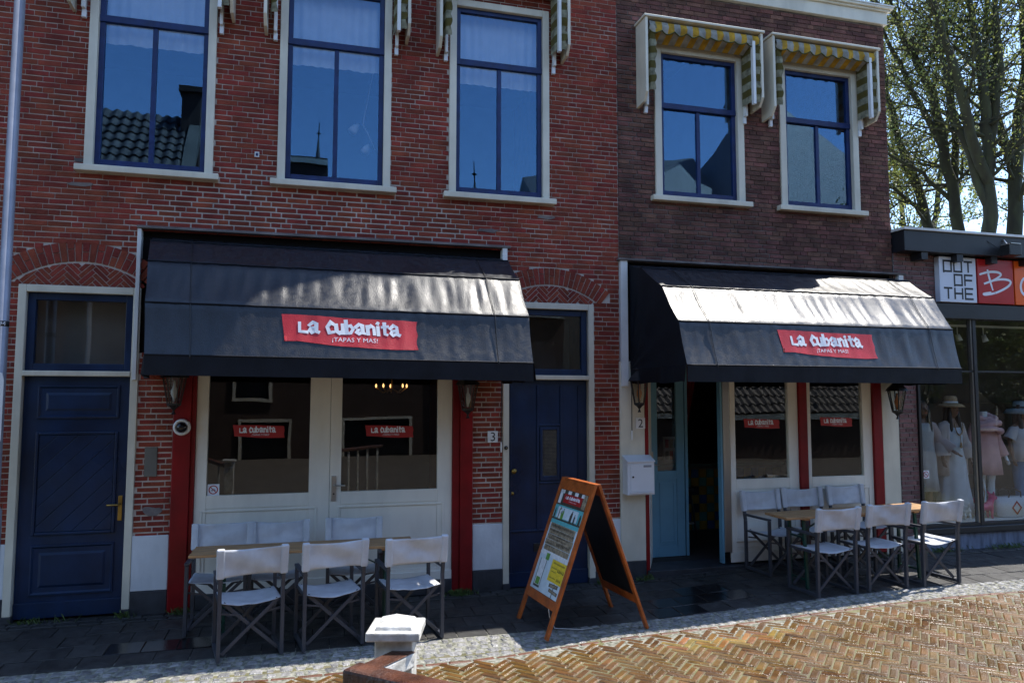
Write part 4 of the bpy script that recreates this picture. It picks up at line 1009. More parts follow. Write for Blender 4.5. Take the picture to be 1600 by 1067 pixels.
for k in range(16):
    u = rd.choice((.05, .2, .26, .33, .62, .68, .74, .86, .92)) + rd.uniform(-.02, .02); h = rd.uniform(.05, .10); deco(u, .712, u+.045, .712+h, .0086+k*.0001, rd.choice((c_dark, c_brown, c_dark, c_lime, c_palew)), 'bottle_print'); deco(u+.014, .712+h, u+.031, .712+h+.022, .0086+k*.0001, c_dark, 'bottle_print')
deco(0, .655, 1, .697, .0078, c_teal)
for k in range(5): deco(.03+rd.uniform(0,.03), .385+.055*k, .97-rd.uniform(0,.04), .437+.055*k, .0080+k*.0001, c_plank, 'plank_print', rd.uniform(-.006, .006))
m = MB(); rows = [(.625, .10, .90, .030), (.575, .06, .92, .034), (.53, .30, .80, .022), (.505, .12, .75, .014), (.46, .45, .92, .040), (.45, .08, .40, .015), (.425, .08, .42, .013)]
for v0, u0, u1, h in rows:
    u = u0
    while u < u1:
        wv = h*rd.uniform(.35, .6)*1.7
        for _ in range(2):
            a, b = rd.uniform(0, .3), rd.uniform(.5, 1.); uu = u + _*wv*.5
            m.add([P(hw-.034-PW*x, .354+PH*z, .0092) for x, z in ((uu, v0-h*a*.3), (uu+wv*.22, v0-h*a*.3), (uu+wv*.30, v0+h*b*.8), (uu+wv*.05, v0+h*b*.8))], [(0,1,2,3)])
        m.add([P(hw-.034-PW*x, .354+PH*z, .0093) for x, z in ((u, v0+h*.35), (u+wv*.7, v0+h*.35), (u+wv*.7, v0+h*.5), (u, v0+h*.5))], [(0,1,2,3)]); u += wv*1.35
m.build('menu_print', c_ink, po, fix=False)
deco(.0, .34, 1, .385, .0079, c_palew); ys = deco(.50, .135, .99, .335, .0084, c_yel, 'yellow_print', .0)
m = MB()
for v0, u0, u1, h in ((.298, .56, .95, .022), (.255, .55, .74, .014), (.236, .76, .95, .038), (.222, .55, .72, .013), (.165, .55, .76, .014), (.158, .80, .95, .032)):
    u = u0
    while u < u1:
        wv = h*1.0
        m.add([P(hw-.034-PW*x, .354+PH*z, .0090) for x, z in ((u, v0), (u+wv*.35, v0), (u+wv*.5, v0+h*.85), (u+wv*.15, v0+h*.85))], [(0,1,2,3)])
        m.add([P(hw-.034-PW*x, .354+PH*z, .0091) for x, z in ((u+wv*.2, v0+h*rd.random()*.6), (u+wv*.85, v0+h*.1), (u+wv*.85, v0+h*.3), (u+wv*.2, v0+h*.8))], [(0,1,2,3)]); u += wv*1.2
m.build('price_print', c_ink, ys, fix=False)
deco(.10, .035, .30, .30, .0083, c_palew, 'glass_print'); deco(.13, .05, .27, .12, .0086, c_lime, 'mint_print'); deco(.15, .12, .25, .19, .0087, c_palew, 'mint_print'); deco(.24, .30, .36, .365, .0086, c_lime, 'mint_print'); deco(.09, .03, .105, .30, .0088, c_dark, 'glass_print'); deco(.295, .03, .31, .30, .0088, c_dark, 'glass_print'); deco(.09, .025, .31, .045, .0089, c_dark, 'glass_print')
deco(.78, .0, .80, .13, .0084, c_ink, 'signpost_print'); deco(.62, .085, .92, .118, .0087, c_ink, 'signpost_print', .01); deco(.64, .09, .90, .113, .0089, c_plank, 'signpost_print', .01); deco(.66, .045, .96, .075, .0087, c_ink, 'signpost_print', -.01); deco(.68, .05, .94, .070, .0089, c_plank, 'signpost_print', -.01)
panel(1, 'b')
MB().box(-.032, -.397, 1.418, .032, .397, 1.436).build('ridge_cap', orangewood, ab, bevel=.004)
MB().tube([(-.40, -.05, .33), (-.38, -.06, .12), (-.34, -.1, .012), (-.1, -.22, .010), (.1, -.2, .008)], .006, 6).build('chain', steel, ab, smooth=True)

# ================================================================== BRIDGE RAILING, POLE
rl = thing('bridge_railing', 'white post with pyramid cap and weathered brown handrail in the foreground', 'railing', (.35, -5.50, G(.35, -5.5)), R(-15)); gz = G(.35, -5.5)
rustwood = mat('weathered brown handrail', (.05, .017, .010), .45, .6, 12, .4, 60, col2=(.11, .038, .018), stretch=(1, 1, 1), rvar=.2)
oldwhite = mat('flaking white paint', (.50, .47, .40), .6, .3, 14, .3, 30, col2=(.70, .69, .65), stain=.25)
H = 1.225 - gz
MB().box(-.075, -.075, 0, .075, .075, H-.035).build('post', oldwhite, rl, bevel=.006)
MB().box(-.107, -.107, H-.035, .107, .107, H).build('cap_plate', oldwhite, rl, bevel=.006)
MB().add([(-.075,-.075,H),(.075,-.075,H),(.075,.075,H),(-.075,.075,H),(-.07,-.07,H+.014),(.07,-.07,H+.014),(.07,.07,H+.014),(-.07,.07,H+.014),(0,0,H+.045)], [(0,1,5,4),(1,2,6,5),(2,3,7,6),(3,0,4,7),(4,5,8),(5,6,8),(6,7,8),(7,4,8)]).build('cap_pyramid', oldwhite, rl, bevel=.004)
inv = Matrix.Translation((.35, -5.50, gz)) @ Matrix.Rotation(R(-15), 4, 'Z'); inv = inv.inverted()
Lp = lambda *p: inv @ Vector(p)
MB().bar(Lp(.385, -5.57, 1.115), Lp(.215, -5.735, 1.115), .085, .06).build('rail_block', oldwhite, rl, bevel=.008)
MB().bar(Lp(.385, -5.57, 1.1455), Lp(.215, -5.735, 1.1455), .086, .004).build('rail_top', rustwood, rl, bevel=.003)
MB().bar(Lp(.160, -5.690, 1.118), Lp(1.40, -6.90, 1.135), .10, .062).build('handrail', rustwood, rl, bevel=.012)
for k in range(6):
    f = (k+.6)/6; p = Vector((.168, -5.695, 0)).lerp(Vector((1.40, -6.90, 0)), f); MB().bar(Lp(p.x, p.y, G(p.x, p.y)), Lp(p.x, p.y, 1.10 + .07*f), .035).build('baluster', oldwhite, rl)
rl2 = thing('bridge_railing', 'white railing on the bridge, seen mirrored in the left door pane', 'railing', (-1.42, -5.55, G(-1.42, -5.55))); gz = G(-1.42, -5.55)
MB().box(-.075, -.075, 0, .075, .075, 1.1).build('post', oldwhite, rl2, bevel=.006); MB().box(-.105, -.105, 1.1, .105, .105, 1.135).build('cap_plate', oldwhite, rl2, bevel=.006)
MB().bar((0, 0, 1.0), (-1.7, -1.9, 1.4), .09, .06).build('handrail', rustwood, rl2)
for k in range(7): f = (k+.8)/7; MB().bar((-1.7*f, -1.9*f, .05), (-1.7*f, -1.9*f, 1.0+.38*f), .03).build('baluster', oldwhite, rl2)
px, py = -2.86, -.60
lp = thing('lamp_post', 'grey galvanised pole at the left edge with a small number sticker', 'pole', (px, py, G(px, py)))
MB().tube([(0,0,0),(0,0,1.2),(0,0,1.25),(0,0,9.0)], [.075,.075,.052,.044], 20).build('shaft', greypole, lp, smooth=True)
MB().lathe([(.0535,2.935),(.0535,2.985)], 20).build('number_band', darkmetal, lp, smooth=True)
vs, fs, w = text2d('0094', .055); m = MB()
def onpole(a, b): t = (a - w*.62)/.054 - .9*0; return (.0545*math.sin(t), -.0545*math.cos(t), 2.94+b)
m.add([onpole(a, b) for a, b in vs], fs).build('numerals', whiteprint, lp)
sp = MB(); pts = [(-.40,-.02),(-.02+.0,-.0),(.035,.02),(.045,.08),(.045,.62),(.03,.69),(-.02,.70),(-.40,.70)]
sp.plate([(x+.015, z+1.80) for x, z in pts], -.075, -.068).build('sign_plate', whitemetal, lp)

# ================================================================== CLOTHES SHOP
shop = thing('clothes_shop', 'low flat-roofed clothes shop with black fascia and big display window', 'shop', (10.5, 0, .02)); so = (-10.5, 0, -.02)
fascia = mat('black fascia paint', (.012, .013, .017), .45, .2, 4, .05); blueplast = mat('stained blue grey plaster', (.16, .19, .27), .75, .5, 5, .2, 30, col2=(.22, .26, .36), stretch=(3, 3, .7))
XE = 16.0
wl = wall_sheet(XR+.02, -.3, XE, 4.25, [(8.27, .34, XE-.4, 3.50)], .012, .14).build('wall', mat('shop mortar', (.24, .22, .21), .9, .2, 6), shop, loc=so, fix=False)
lay = brick_layout(XR+.025, .0, 8.262, 3.50, [], [], .0665, .205, 21) + brick_layout(XR+.025, 3.50, 11.0, 4.25, [], [], .0665, .205, 22)
lay_bricks(lay, wl, brick_shop, .003, lambda p: p.x > 8.8, jz=.012)
MB().box(8.27, -.03, -.3, XE, .2, .245).build('plinth_wall', blueplast, shop, loc=so, bevel=.01)
MB().box(8.262, -.08, .247, XE, .2, .335).build('window_sill', fascia, shop, loc=so, bevel=.01)
MB().box(XR+.02, -.22, 4.205, XE, .6, 4.50).build('roof_fascia', fascia, shop, loc=so, bevel=.006)
MB().box(XR+.0, -.25, 4.502, XE, 6.5, 4.535).build('roof_edge', white, shop, loc=so)
MB().box(XR+.03, .62, 4.15, XE, 6.4, 4.49).build('roof', fascia, shop, loc=so)
for k in range(7): MB().box(8.25+k*.62, -.20, 4.10, 8.36+k*.62, .0, 4.203).build('rafter_end', fascia, shop, loc=so)
MB().box(8.60, -.075, 3.29, XE, .1, 3.505).build('beam', fascia, shop, loc=so, bevel=.006)
fm = MB(); 
wf = MB().box(8.262, -.03, .337, 8.30, .06, 3.29).build('window_frame', fascia, shop, loc=so)
for x in (9.27, 10.42, 11.6, 12.8):
    MB().box(x, -.035, .337, x+.055, .07, 3.29).build('mullion', fascia, wf); MB().box(x-.03, -.02, .337, x-.001, .03, 3.29).build('mullion_strip', steel, wf)
MB().box(8.30, -.02, 2.52, 15.6, .05, 2.545).build('transom', fascia, wf); MB().box(8.30, -.03, .337, 15.6, .06, .375).build('bottom_rail', fascia, wf)
xs = [8.30, 9.24, 10.39, 11.57, 12.77, 15.6]
for a, b in zip(xs[:-1], xs[1:]):
    a2 = a + (.085 if a > 8.4 else 0)
    p1 = pane(wf, a2, .376, b, 2.518, .01); pane(wf, a2, 2.547, b, 3.29, .01)
    if a == 8.30: ban_sticker(p1, 8.375, 1.075, .11, .0098)
rm = MB(); rm.box(8.0, .2, -.05, XE, 3.6, .34); rm.box(8.0, 3.6, -.05, XE, 3.7, 4.15); rm.box(7.99, .2, -.05, 8.05, 3.6, 4.15); rm.box(XE-.1, .2, -.05, XE, 3.6, 4.15)
rm.build('display_room', mat('shop interior', (.10, .095, .09), .85, .2, 2), shop, loc=so)
MB().box(8.27, .2, .341, XE-.1, 1.6, .362).build('display_floor', mat('pale display floor', (.62, .64, .66), .5, .06), shop, loc=so)
MB().box(8.06, 3.3, .35, 15, 3.55, 2.05).build('back_shelf', mat('dark wood shelving', (.05, .035, .025), .6, .3, 4), shop, loc=so, bevel=.01)
# name panels
s_w = mat('white sign panel', (.62, .66, .74), .35, .04); s_r = mat('red sign panel', (.42, .012, .012), .3, .12, 3); s_o = mat('orange sign panel', (.80, .11, .006), .3, .06, 3)
def sign(x, m, label, w=.655):
    t = thing('sign_panel', label, 'sign', (x, -.05, 3.525)); MB().box(0, -.045, 0, w, .045, .655).build('panel', m, t, bevel=.004); return t
t = sign(8.655, s_w, 'white square sign reading OUT OF THE in black block letters')
BL = {'O': [[(0,0),(1,0),(1,1),(0,1),(0,-.09)]], 'U': [[(0,1),(0,0),(1,0),(1,1)]], 'T': [[(0,1),(1,1)],[(.5,.95),(.5,0)]], 'F': [[(0,0),(0,1),(1,1)],[(0,.5),(.9,.5)]], 'H': [[(0,0),(0,1)],[(1,0),(1,1)],[(0,.5),(1,.5)]], 'E': [[(1,0),(0,0),(0,1),(1,1)],[(0,.5),(.9,.5)]]}
for r, (row, c0) in enumerate((('OUT', 0), ('OF', 1), ('THE', 0))):
    for k, ch in enumerate(row):
        ox, oz = .075 + (c0+k)*.186, .445 - r*.197; m = MB(); c = 0
        for line in BL[ch]:
            for qd in ribbon([(ox+px*.135, oz+pz*.15) for px, pz in line], .028): c += 1; m.add([(p.x, -.0465 - c*.0002, p.y) for p in qd], [(0,1,2,3)])
        m.build('letter', darkmetal, t, fix=False)
t = sign(9.342, s_r, 'dark red sign panel with white brush stroke letter B')
def brush(t, lines, w):
    m = MB(); c = 0
    for line in lines:
        P3 = []
        for i in range(len(line)-1):                      # Catmull-Rom smoothing
            p0 = Vector(line[max(i-1,0)]); p1 = Vector(line[i]); p2 = Vector(line[i+1]); p3 = Vector(line[min(i+2,len(line)-1)])
            for k in range(6):
                u = k/6; P3.append(.5*((2*p1) + (p2-p0)*u + (2*p0-5*p1+4*p2-p3)*u*u + (3*p1-p0-3*p2+p3)*u**3))
        P3.append(Vector(line[-1])); n = len(P3)
        for qd in ribbon([(p.x*.655, p.y*.655) for p in P3], [w*(.75+.35*math.sin(3.1*i/n+.4)) for i in range(n)]): c += 1; m.add([(p.x, -.0465-(c % 40)*.0001, p.y) for p in qd], [(0,1,2,3)])
    m.build('brush_letter', whiteprint, t, fix=False)
nb = lambda L: [((x-820)/350, (810-y)/425) for x, y in L]
brush(t, [nb([(840,535),(920,510),(1000,505),(1045,520),(1030,548),(960,590),(880,625)]), nb([(915,490),(935,580),(960,680)]), nb([(880,622),(990,582),(1090,572),(1140,592),(1110,640),(1000,700),(890,728),(868,718),(940,702)])], .032)
t = sign(10.028, s_o, 'orange sign panel with white brush stroke letter, cut by the photo edge')
brush(t, [[(.45,.66),(.25,.60),(.16,.45),(.19,.28),(.36,.19),(.60,.24),(.76,.42),(.70,.60),(.50,.68),(.38,.63)]], .036)
# floodlight on the fascia
t = thing('floodlight', 'black outdoor floodlight fixed to the shop fascia above the red panel', 'lamp', (9.70, -.24, 4.28))
MB().box(-.12, -.18, -.09, .10, -.02, .07).build('housing', darkmetal, t, bevel=.01); MB().box(-.10, -.19, .072, .08, -.03, .084).build('cooling_fin', steel, t); MB().bar((0,-.06,.06), (0,.02,.17), .02).build('bracket', steel, t); MB().bar((-.13,-.02,.02), (-.30,.02,.14), .006).build('cable', darkmetal, t)
for k, x in enumerate((9.55, 9.78, 10.05)):
    t = thing('spotlight', ('ceiling spotlight nearest the window mullion inside the clothes shop', 'middle ceiling spotlight inside the clothes shop window', 'ceiling spotlight farthest right inside the clothes shop window')[k], 'spotlight', (x, .5, 3.02), group='spotlights in the shop window')
    MB().tube([(0,0,.10),(.02,-.02,.0)], [.03,.045], 10).build('head', whitemetal, t, smooth=True); MB().tube([(0,0,.10),(0,0,.22)], .008, 6).build('stem', whitemetal, t)
tk = MB().box(9.36, .48, 3.24, 10.9, .52, 3.27).build('light_track', whitemetal); tag(tk, 'white ceiling track carrying the spotlights in the shop window', 'track')

# ---- mannequins
def mannequin(x, y, rz, label, skin, head=True, pose='a', h=1.74):
    t = thing('mannequin', label, 'mannequin', (x, y, .362), rz); k = h/1.74; b = MB()
    sw = .03
    for s in (-1, 1):   # legs
        b.tube([(s*.07,-.04,.02),(s*.072,.0,.09),(s*.078,.005,.30),(s*.085,.0,.47),(s*.09,.0,.62),(s*.085,0,.86)], [.030,.036,.052,.048,.068,.085], 10)
        b.tube([(s*.07,.03,.03),(s*.075,-.06,.03),(s*.08,-.15,.02)], [.035,.036,.022], 8)
    b.loft([(0,0,.78,.14,.10),(0,0,.88,.165,.115),(0,0,.98,.13,.09),(0,0,1.06,.115,.08),(0,0,1.18,.14,.095),(0,-.01,1.28,.15,.10),(0,0,1.38,.155,.075),(0,0,1.43,.08,.06),(0,0,1.47,.05,.05),(0,-.01,1.54,.045,.046)])
    arms = {'a': [((.16,0,1.37),(.22,.0,1.12),(.27,-.08,.88),(.28,-.11,.80)), ((-.16,0,1.37),(-.24,.02,1.14),(-.26,-.04,.90),(-.26,-.06,.82))],
            'b': [((.16,0,1.37),(.26,.02,1.16),(.40,-.10,1.0),(.46,-.14,.95)), ((-.16,0,1.37),(-.24,.02,1.14),(-.28,-.06,.90),(-.29,-.08,.82))]}[pose]
    for a in arms:
        a = [Vector(p) for p in a]; b.tube([a[0]+Vector((-a[0].x*.35,0,.0)), a[0], a[0].lerp(a[1],.5), a[1], a[1].lerp(a[2],.5), a[2], a[3]], [.045,.048,.042,.036,.034,.024,.026], 8)
        d = (a[3]-a[2]).normalized(); sx = 1 if a[0].x > 0 else -1
        for f in range(4): q = a[3] + Vector((0, (f-1.5)*.017, 0)); b.tube([q, q+d*.05, q+d*(.085-.008*abs(f-1.4))+Vector((-sx*.02,0,0))], [.010,.009,.006], 6)
        b.tube([a[2].lerp(a[3],.4), a[2].lerp(a[3],.7)+Vector((-sx*.03,-.02,0)), a[3]+Vector((-sx*.035,-.03,0))+d*.01], [.012,.010,.007], 6)
    if head:
        b.loft([(0,-.02,1.50,.05,.05),(0,-.035,1.535,.056,.072),(0,-.03,1.58,.070,.088),(0,-.02,1.64,.078,.098),(0,-.01,1.69,.072,.092),(0,0,1.725,.045,.06),(0,0,1.74,.01,.015)])
        b.tube([(0,-.115,1.635),(0,-.135,1.60),(0,-.115,1.59)], [.008,.014,.010], 6)
    b.v = [(vx*k, vy*k, vz*k) for vx, vy, vz in b.v]
    o = b.build('body', skin, t, smooth=True); r = o.modifiers.new('merge', 'REMESH'); r.mode = 'VOXEL'; r.voxel_size = .011; r.use_smooth_shade = True
    if head:
        for s in (-1, 1): MB().lathe([(.0,0),(.011,.001),(.008,.004)], 8, (s*.03*k, -.122*k+.014, 1.628*k), 'y').build('eye', darkmetal, t)
        MB().tube([(-.022*k,-.108*k,1.562*k),(0,-.115*k,1.566*k),(.022*k,-.108*k,1.562*k)], [.003,.006,.003], 6).build('mouth', redprint, t)
    return t, arms
def garment(t, rings, m, name, folds=9, amp=.08, n=44, seed=0, ph=0.):
    b = MB(); vs = []; z0, z1 = rings[0][2], rings[-1][2]
    for i, (x, y, z, rx, ry) in enumerate(rings):
        f = (z1-z)/(z1-z0)
        for j in range(n):
            a = 2*math.pi*j/n; q = 1 + amp*f*math.sin(a*folds + ph + .6*math.sin(z*5)) + amp*.5*f*noise.noise((a*2, z*3, seed))*2
            vs.append((x + rx*q*math.cos(a), y + ry*q*math.sin(a), z))
    b.add(vs, [(i*n+j, i*n+(j+1)%n, (i+1)*n+(j+1)%n, (i+1)*n+j) for i in range(len(rings)-1) for j in range(n)])
    o = b.build(name, m, t, smooth=True); s = o.modifiers.new('thick', 'SOLIDIFY'); s.thickness = .006
    return o
def sleeve(t, arm, m, r0=.062, r1=.085, upto=3, name='sleeve'):
    a = [Vector(p) for p in arm]; pts = [a[0]+Vector((-a[0].x*.3,0,.01)), a[0], a[0].lerp(a[1],.5), a[1], a[1].lerp(a[2],.5), a[2]][:upto*2]
    n = len(pts); MB().tube(pts, [r0 + (r1-r0)*i/(n-1) for i in range(n)], 14, cap=False).build(name, m, t, smooth=True)
def hair(t, m=hairm):
    b = MB().loft([(0,.055,1.22,.10,.03),(0,.055,1.36,.115,.045),(0,.04,1.50,.10,.06),(0,.025,1.62,.095,.085),(0,.015,1.70,.085,.09),(0,.01,1.75,.04,.05)], 18)
    for s in (-1, 1): b.tube([(s*.075,-.03,1.68),(s*.085,-.05,1.50),(s*.09,-.07,1.32),(s*.10,-.07,1.20)], [.03,.032,.03,.012], 8)
    b.build('hair', m, t, smooth=True)
def hat(t, z, r, m, band, cr=.10, droop=.03):
    o = MB().lathe([(r,z-.02-droop),(r*.75,z-.005),(cr+.01,z),(cr,z+.01),(cr*.97,z+.07),(cr*.8,z+.115),(cr*.35,z+.12),(.005,z+.105)], 28).build('hat', m, t, smooth=True)
    MB().lathe([(cr+.004,z+.008),(cr+.003,z+.035)], 28).build('hat_band', band, o, smooth=True)
clo = lambda n, c: mat(n, c, .85, .08, 8, .2, 90)
c_ivory = clo('ivory cotton', (.42, .36, .34)); c_greyw = clo('pale grey dress', (.44, .47, .52)); c_pink = clo('dusty pink knit', (.56, .32, .31)); c_scarf = clo('soft pink scarf', (.58, .35, .36)); c_jean = clo('washed denim', (.10, .18, .32)); c_straw = mat('straw', (.36, .25, .14), .8, .25, 30, .3, 120); c_bluehat = clo('grey blue felt', (.20, .26, .30)); c_rose = clo('rose beige cardigan', (.40, .32, .31))
t, ar = mannequin(8.93, .62, R(-10), 'dark haired mannequin in rose beige cardigan half hidden by the brick pier', skinm, True, 'b'); hair(t)
garment(t, [(0,0,.40,.20,.17),(0,0,.62,.19,.16),(0,0,.9,.185,.14),(0,0,1.08,.15,.11),(0,0,1.25,.17,.12),(0,0,1.40,.17,.09)], clo('white slip', (.36, .36, .36)), 'top'); sleeve(t, ar[0], c_rose, .06, .10); sleeve(t, ar[1], c_rose, .06, .10)
garment(t, [(0,.04,.55,.23,.15),(0,.04,.9,.21,.13),(0,.03,1.15,.185,.12),(0,.01,1.41,.185,.09)], c_rose, 'cardigan', 7, .05)
t, ar = mannequin(9.46, .60, R(6), 'mannequin in straw hat and long pale grey dress with bead necklace', skinm, True, 'a'); hair(t); hat(t, 1.70, .20, c_straw, whiteprint)
garment(t, [(0,0,.03,.30,.22),(0,0,.25,.26,.20),(0,0,.5,.235,.18),(0,0,.8,.205,.15),(0,0,1.02,.165,.12),(0,0,1.2,.172,.125),(0,-.005,1.34,.155,.10)], c_greyw, 'dress', 8, .07)
for a in ar: sleeve(t, a, c_ivory, .065, .12)
for s in (-1, 1): MB().loft([(s*.20,.03,.62,.07,.12),(s*.19,.03,.9,.07,.12),(s*.17,.02,1.15,.06,.11),(s*.14,.01,1.40,.055,.09)], 12).build('cardigan_front', c_ivory, t, smooth=True)
nk = MB()
for i in range(26):
    a = math.pi*(i/25); nk.lathe([(.001,-.012),(.012,0),(.001,.012)], 6, (.085*math.cos(a), -.125-.01*math.sin(a), 1.40-.17*math.sin(a)))
nk.lathe([(.001,-.05),(.02,-.04),(.012,.03),(.001,.05)], 8, (0,-.15,1.08)); nk.tube([(0,-.14,1.24),(0,-.15,1.10)], .005, 5)
nk.build('bead_necklace', mat('brown beads', (.30, .18, .08), .5, .5, 40), t, kind='stuff')
t, ar = mannequin(10.22, .72, R(-4), 'headless white mannequin in dusty pink dress and draped scarf', skinw, False, 'a', 1.78)
garment(t, [(0,0,.60,.245,.19),(0,0,.8,.225,.17),(0,0,1.0,.20,.15),(0,0,1.2,.19,.14),(0,0,1.42,.185,.10),(0,0,1.47,.10,.07)], c_pink, 'dress', 6, .06)
for a in ar: sleeve(t, a, c_pink, .07, .075)
for k, (z, r, yy) in enumerate(((1.49, .11, 0), (1.43, .15, -.02), (1.36, .175, -.04), (1.27, .17, -.07))):
    MB().tube([(r*math.cos(2*math.pi*i/20)*1.1, yy + r*.8*math.sin(2*math.pi*i/20), z + .04*math.sin(2*math.pi*i/20*1+1.2*k)) for i in range(21)], [.045+.012*math.sin(i*1.3+k) for i in range(21)], 8).build('scarf_fold', c_scarf, t, smooth=True)
t, ar = mannequin(10.84, .62, R(4), 'mannequin in grey blue sun hat, off shoulder top and jeans', skinm, True, 'a', 1.70); hair(t); hat(t, 1.62, .24, c_bluehat, darkmetal, .10, .06)
garment(t, [(0,0,.80,.215,.15),(0,0,.95,.19,.14),(0,0,1.15,.185,.13),(0,0,1.31,.185,.11)], clo('pale top', (.44, .42, .44)), 'top', 7, .06)
for s in (-1, 1): MB().tube([(s*.075,-.01,.06),(s*.08,.0,.30),(s*.088,.0,.5),(s*.09,0,.84)], [.058,.066,.082,.10], 14, cap=False).build('jeans_leg', c_jean, t, smooth=True)
for a in ar: sleeve(t, [a[0]-Vector((0,0,.07)) if False else tuple(Vector(a[0])-Vector((0,0,.08))), tuple(Vector(a[1])), a[2], a[3]], clo('pale sleeve', (.44, .42, .44)), .065, .09, 2)
nk = MB().tube([(.06*math.cos(math.pi*i/12), -.10-.015*math.sin(math.pi*i/12), 1.38-.13*math.sin(math.pi*i/12)) for i in range(13)], .005, 5); nk.build('necklace', steel, t)
# small goods on the display floor
pinkm = mat('glossy pink', (.55, .03, .17), .3, .15, 9); 
def dog(x, y, m, s, label, rz):
    t = thing('dog_figurine', label, 'figurine', (x, y, .363), rz); b = MB()
    b.tube([(-.13,0,.17),(-.09,0,.175),(0,0,.165),(.09,0,.18),(.12,0,.19)], [.035,.065,.058,.068,.05], 12); b.tube([(.09,0,.20),(.13,0,.27),(.15,0,.31)], [.055,.045,.05], 10); b.tube([(.10,0,.315),(.15,0,.315),(.19,0,.30),(.225,0,.29)], [.03,.052,.036,.026], 10)
    for sy in (-1, 1):
        b.tube([(.09,sy*.035,.17),(.095,sy*.038,.09),(.09,sy*.038,.02),(.11,sy*.038,.008)], [.035,.022,.018,.018], 8); b.tube([(-.10,sy*.035,.16),(-.085,sy*.04,.10),(-.125,sy*.04,.06),(-.115,sy*.04,.01),(-.10,sy*.04,.008)], [.042,.028,.018,.017,.017], 8); b.tube([(.14,sy*.035,.345),(.13,sy*.045,.375),(.12,sy*.05,.40)], [.02,.016,.004], 6)
    b.tube([(-.13,0,.20),(-.18,0,.25),(-.19,0,.31)], [.02,.014,.008], 8); b.v = [(p*s, q*s, r*s) for p, q, r in b.v]
    o = b.build('body', m, t, smooth=True); r = o.modifiers.new('merge', 'REMESH'); r.mode = 'VOXEL'; r.voxel_size = .009; r.use_smooth_shade = True
dog(9.72, .32, pinkm, 1.0, 'glossy pink dog figurine in the shop window', R(0))
dog(9.38, .36, skinw, .85, 'white dog figurine beside the window mullion', R(70))
t = thing('beach_bag', 'white woven beach bag with red diamond pattern in shop window', 'bag', (10.22, .34, .363))
MB().loft([(0,0,0,.20,.09),(0,0,.02,.24,.11),(0,0,.16,.28,.12),(0,0,.30,.30,.115)], 28).build('body', mat('white woven bag', (.60,.62,.68), .8, .1, 60, .5, 120), t, smooth=True)
for s in (-1, 1): MB().tube([(-.12,s*.09,.29),(-.10,s*.10,.38),(0,s*.10,.42),(.10,s*.10,.38),(.12,s*.09,.29)], .010, 6).build('strap', darkmetal, t, smooth=True)
m = MB(); [m.add([(p.x, -.121-.0*0, p.y) for p in qd], [(0,1,2,3)]) for qd in ribbon([(0,.06),(.08,.15),(0,.24),(-.08,.15),(0,.06)], .025)]; m.build('diamond_print', redprint, t)
t = thing('plinth_stand', 'white display stand draped with a teal scarf beside the brick pier', 'stand', (8.52, .45, .363)); MB().loft([(0,0,0,.10,.10),(0,0,.45,.09,.09)], 16).build('stand', skinw, t, smooth=True)
MB().tube([(-.10,-.05,.47),(0,-.08,.55),(.12,-.06,.50),(.10,.06,.44),(-.05,.08,.50),(-.11,-.03,.42)], [.05,.07,.065,.05,.06,.03], 10).build('scarf', mat('teal patterned scarf', (.04,.14,.15), .8, .6, 30, col2=(.18,.28,.28)), t, smooth=True)
t = thing('twig_bundle', 'bare twigs standing between the mannequins in the window', 'twigs', (9.86, .5, .363))
for k in range(7): MB().tube([(rd.uniform(-.03,.03), 0, 0), (rd.uniform(-.07,.07), rd.uniform(-.04,.04), .35), (rd.uniform(-.14,.10), 0, .75)], [.005,.004,.002], 5).build('twig', wood, t)

# ================================================================== ROOMS BEHIND GLASS
for (a, b), lab in zip(W3, ('white voile curtain behind the leftmost upstairs window', 'white voile curtain behind the upstairs window above the left banner', 'white voile curtain behind the third upstairs window of the red house')):
    m = MB(); vs = []; n = 90
    for j in range(3):
        for i in range(n+1):
            x = a+.06 + (b-a-.12)*i/n; vs.append((x, .20 + .008*math.sin(i*.75) + .006*math.sin(i*.31+a), 7.2 - .57*j - (.004*math.sin(i*.2) if j == 2 else 0)))
    m.add(vs, [(j*(n+1)+i, j*(n+1)+i+1, (j+1)*(n+1)+i+1, (j+1)*(n+1)+i) for j in range(2) for i in range(n)])
    tag(m.build('curtain', curt, smooth=True), lab, 'curtain', 'white curtains upstairs')
t = thing('ceiling_lamp', 'white twin spot ceiling lamp visible through the middle upstairs window', 'lamp', (.62, .9, 5.45))
MB().tube([(.10,0,-.10),(.0,0,.12),(-.06,0,.22),(.25,0,2.05)], .007, 6).build('stem', whitemetal, t, smooth=True)
for p, d in (((-.12,0,.22), (-.08,-.04,-.12)), ((.02,0,-.04), (-.06,-.04,-.12))):
    p = Vector(p); d = Vector(d); MB().tube([p, p+d*.4, p+d], [.02,.045,.06], 12).build('shade', whitemetal, t, smooth=True)
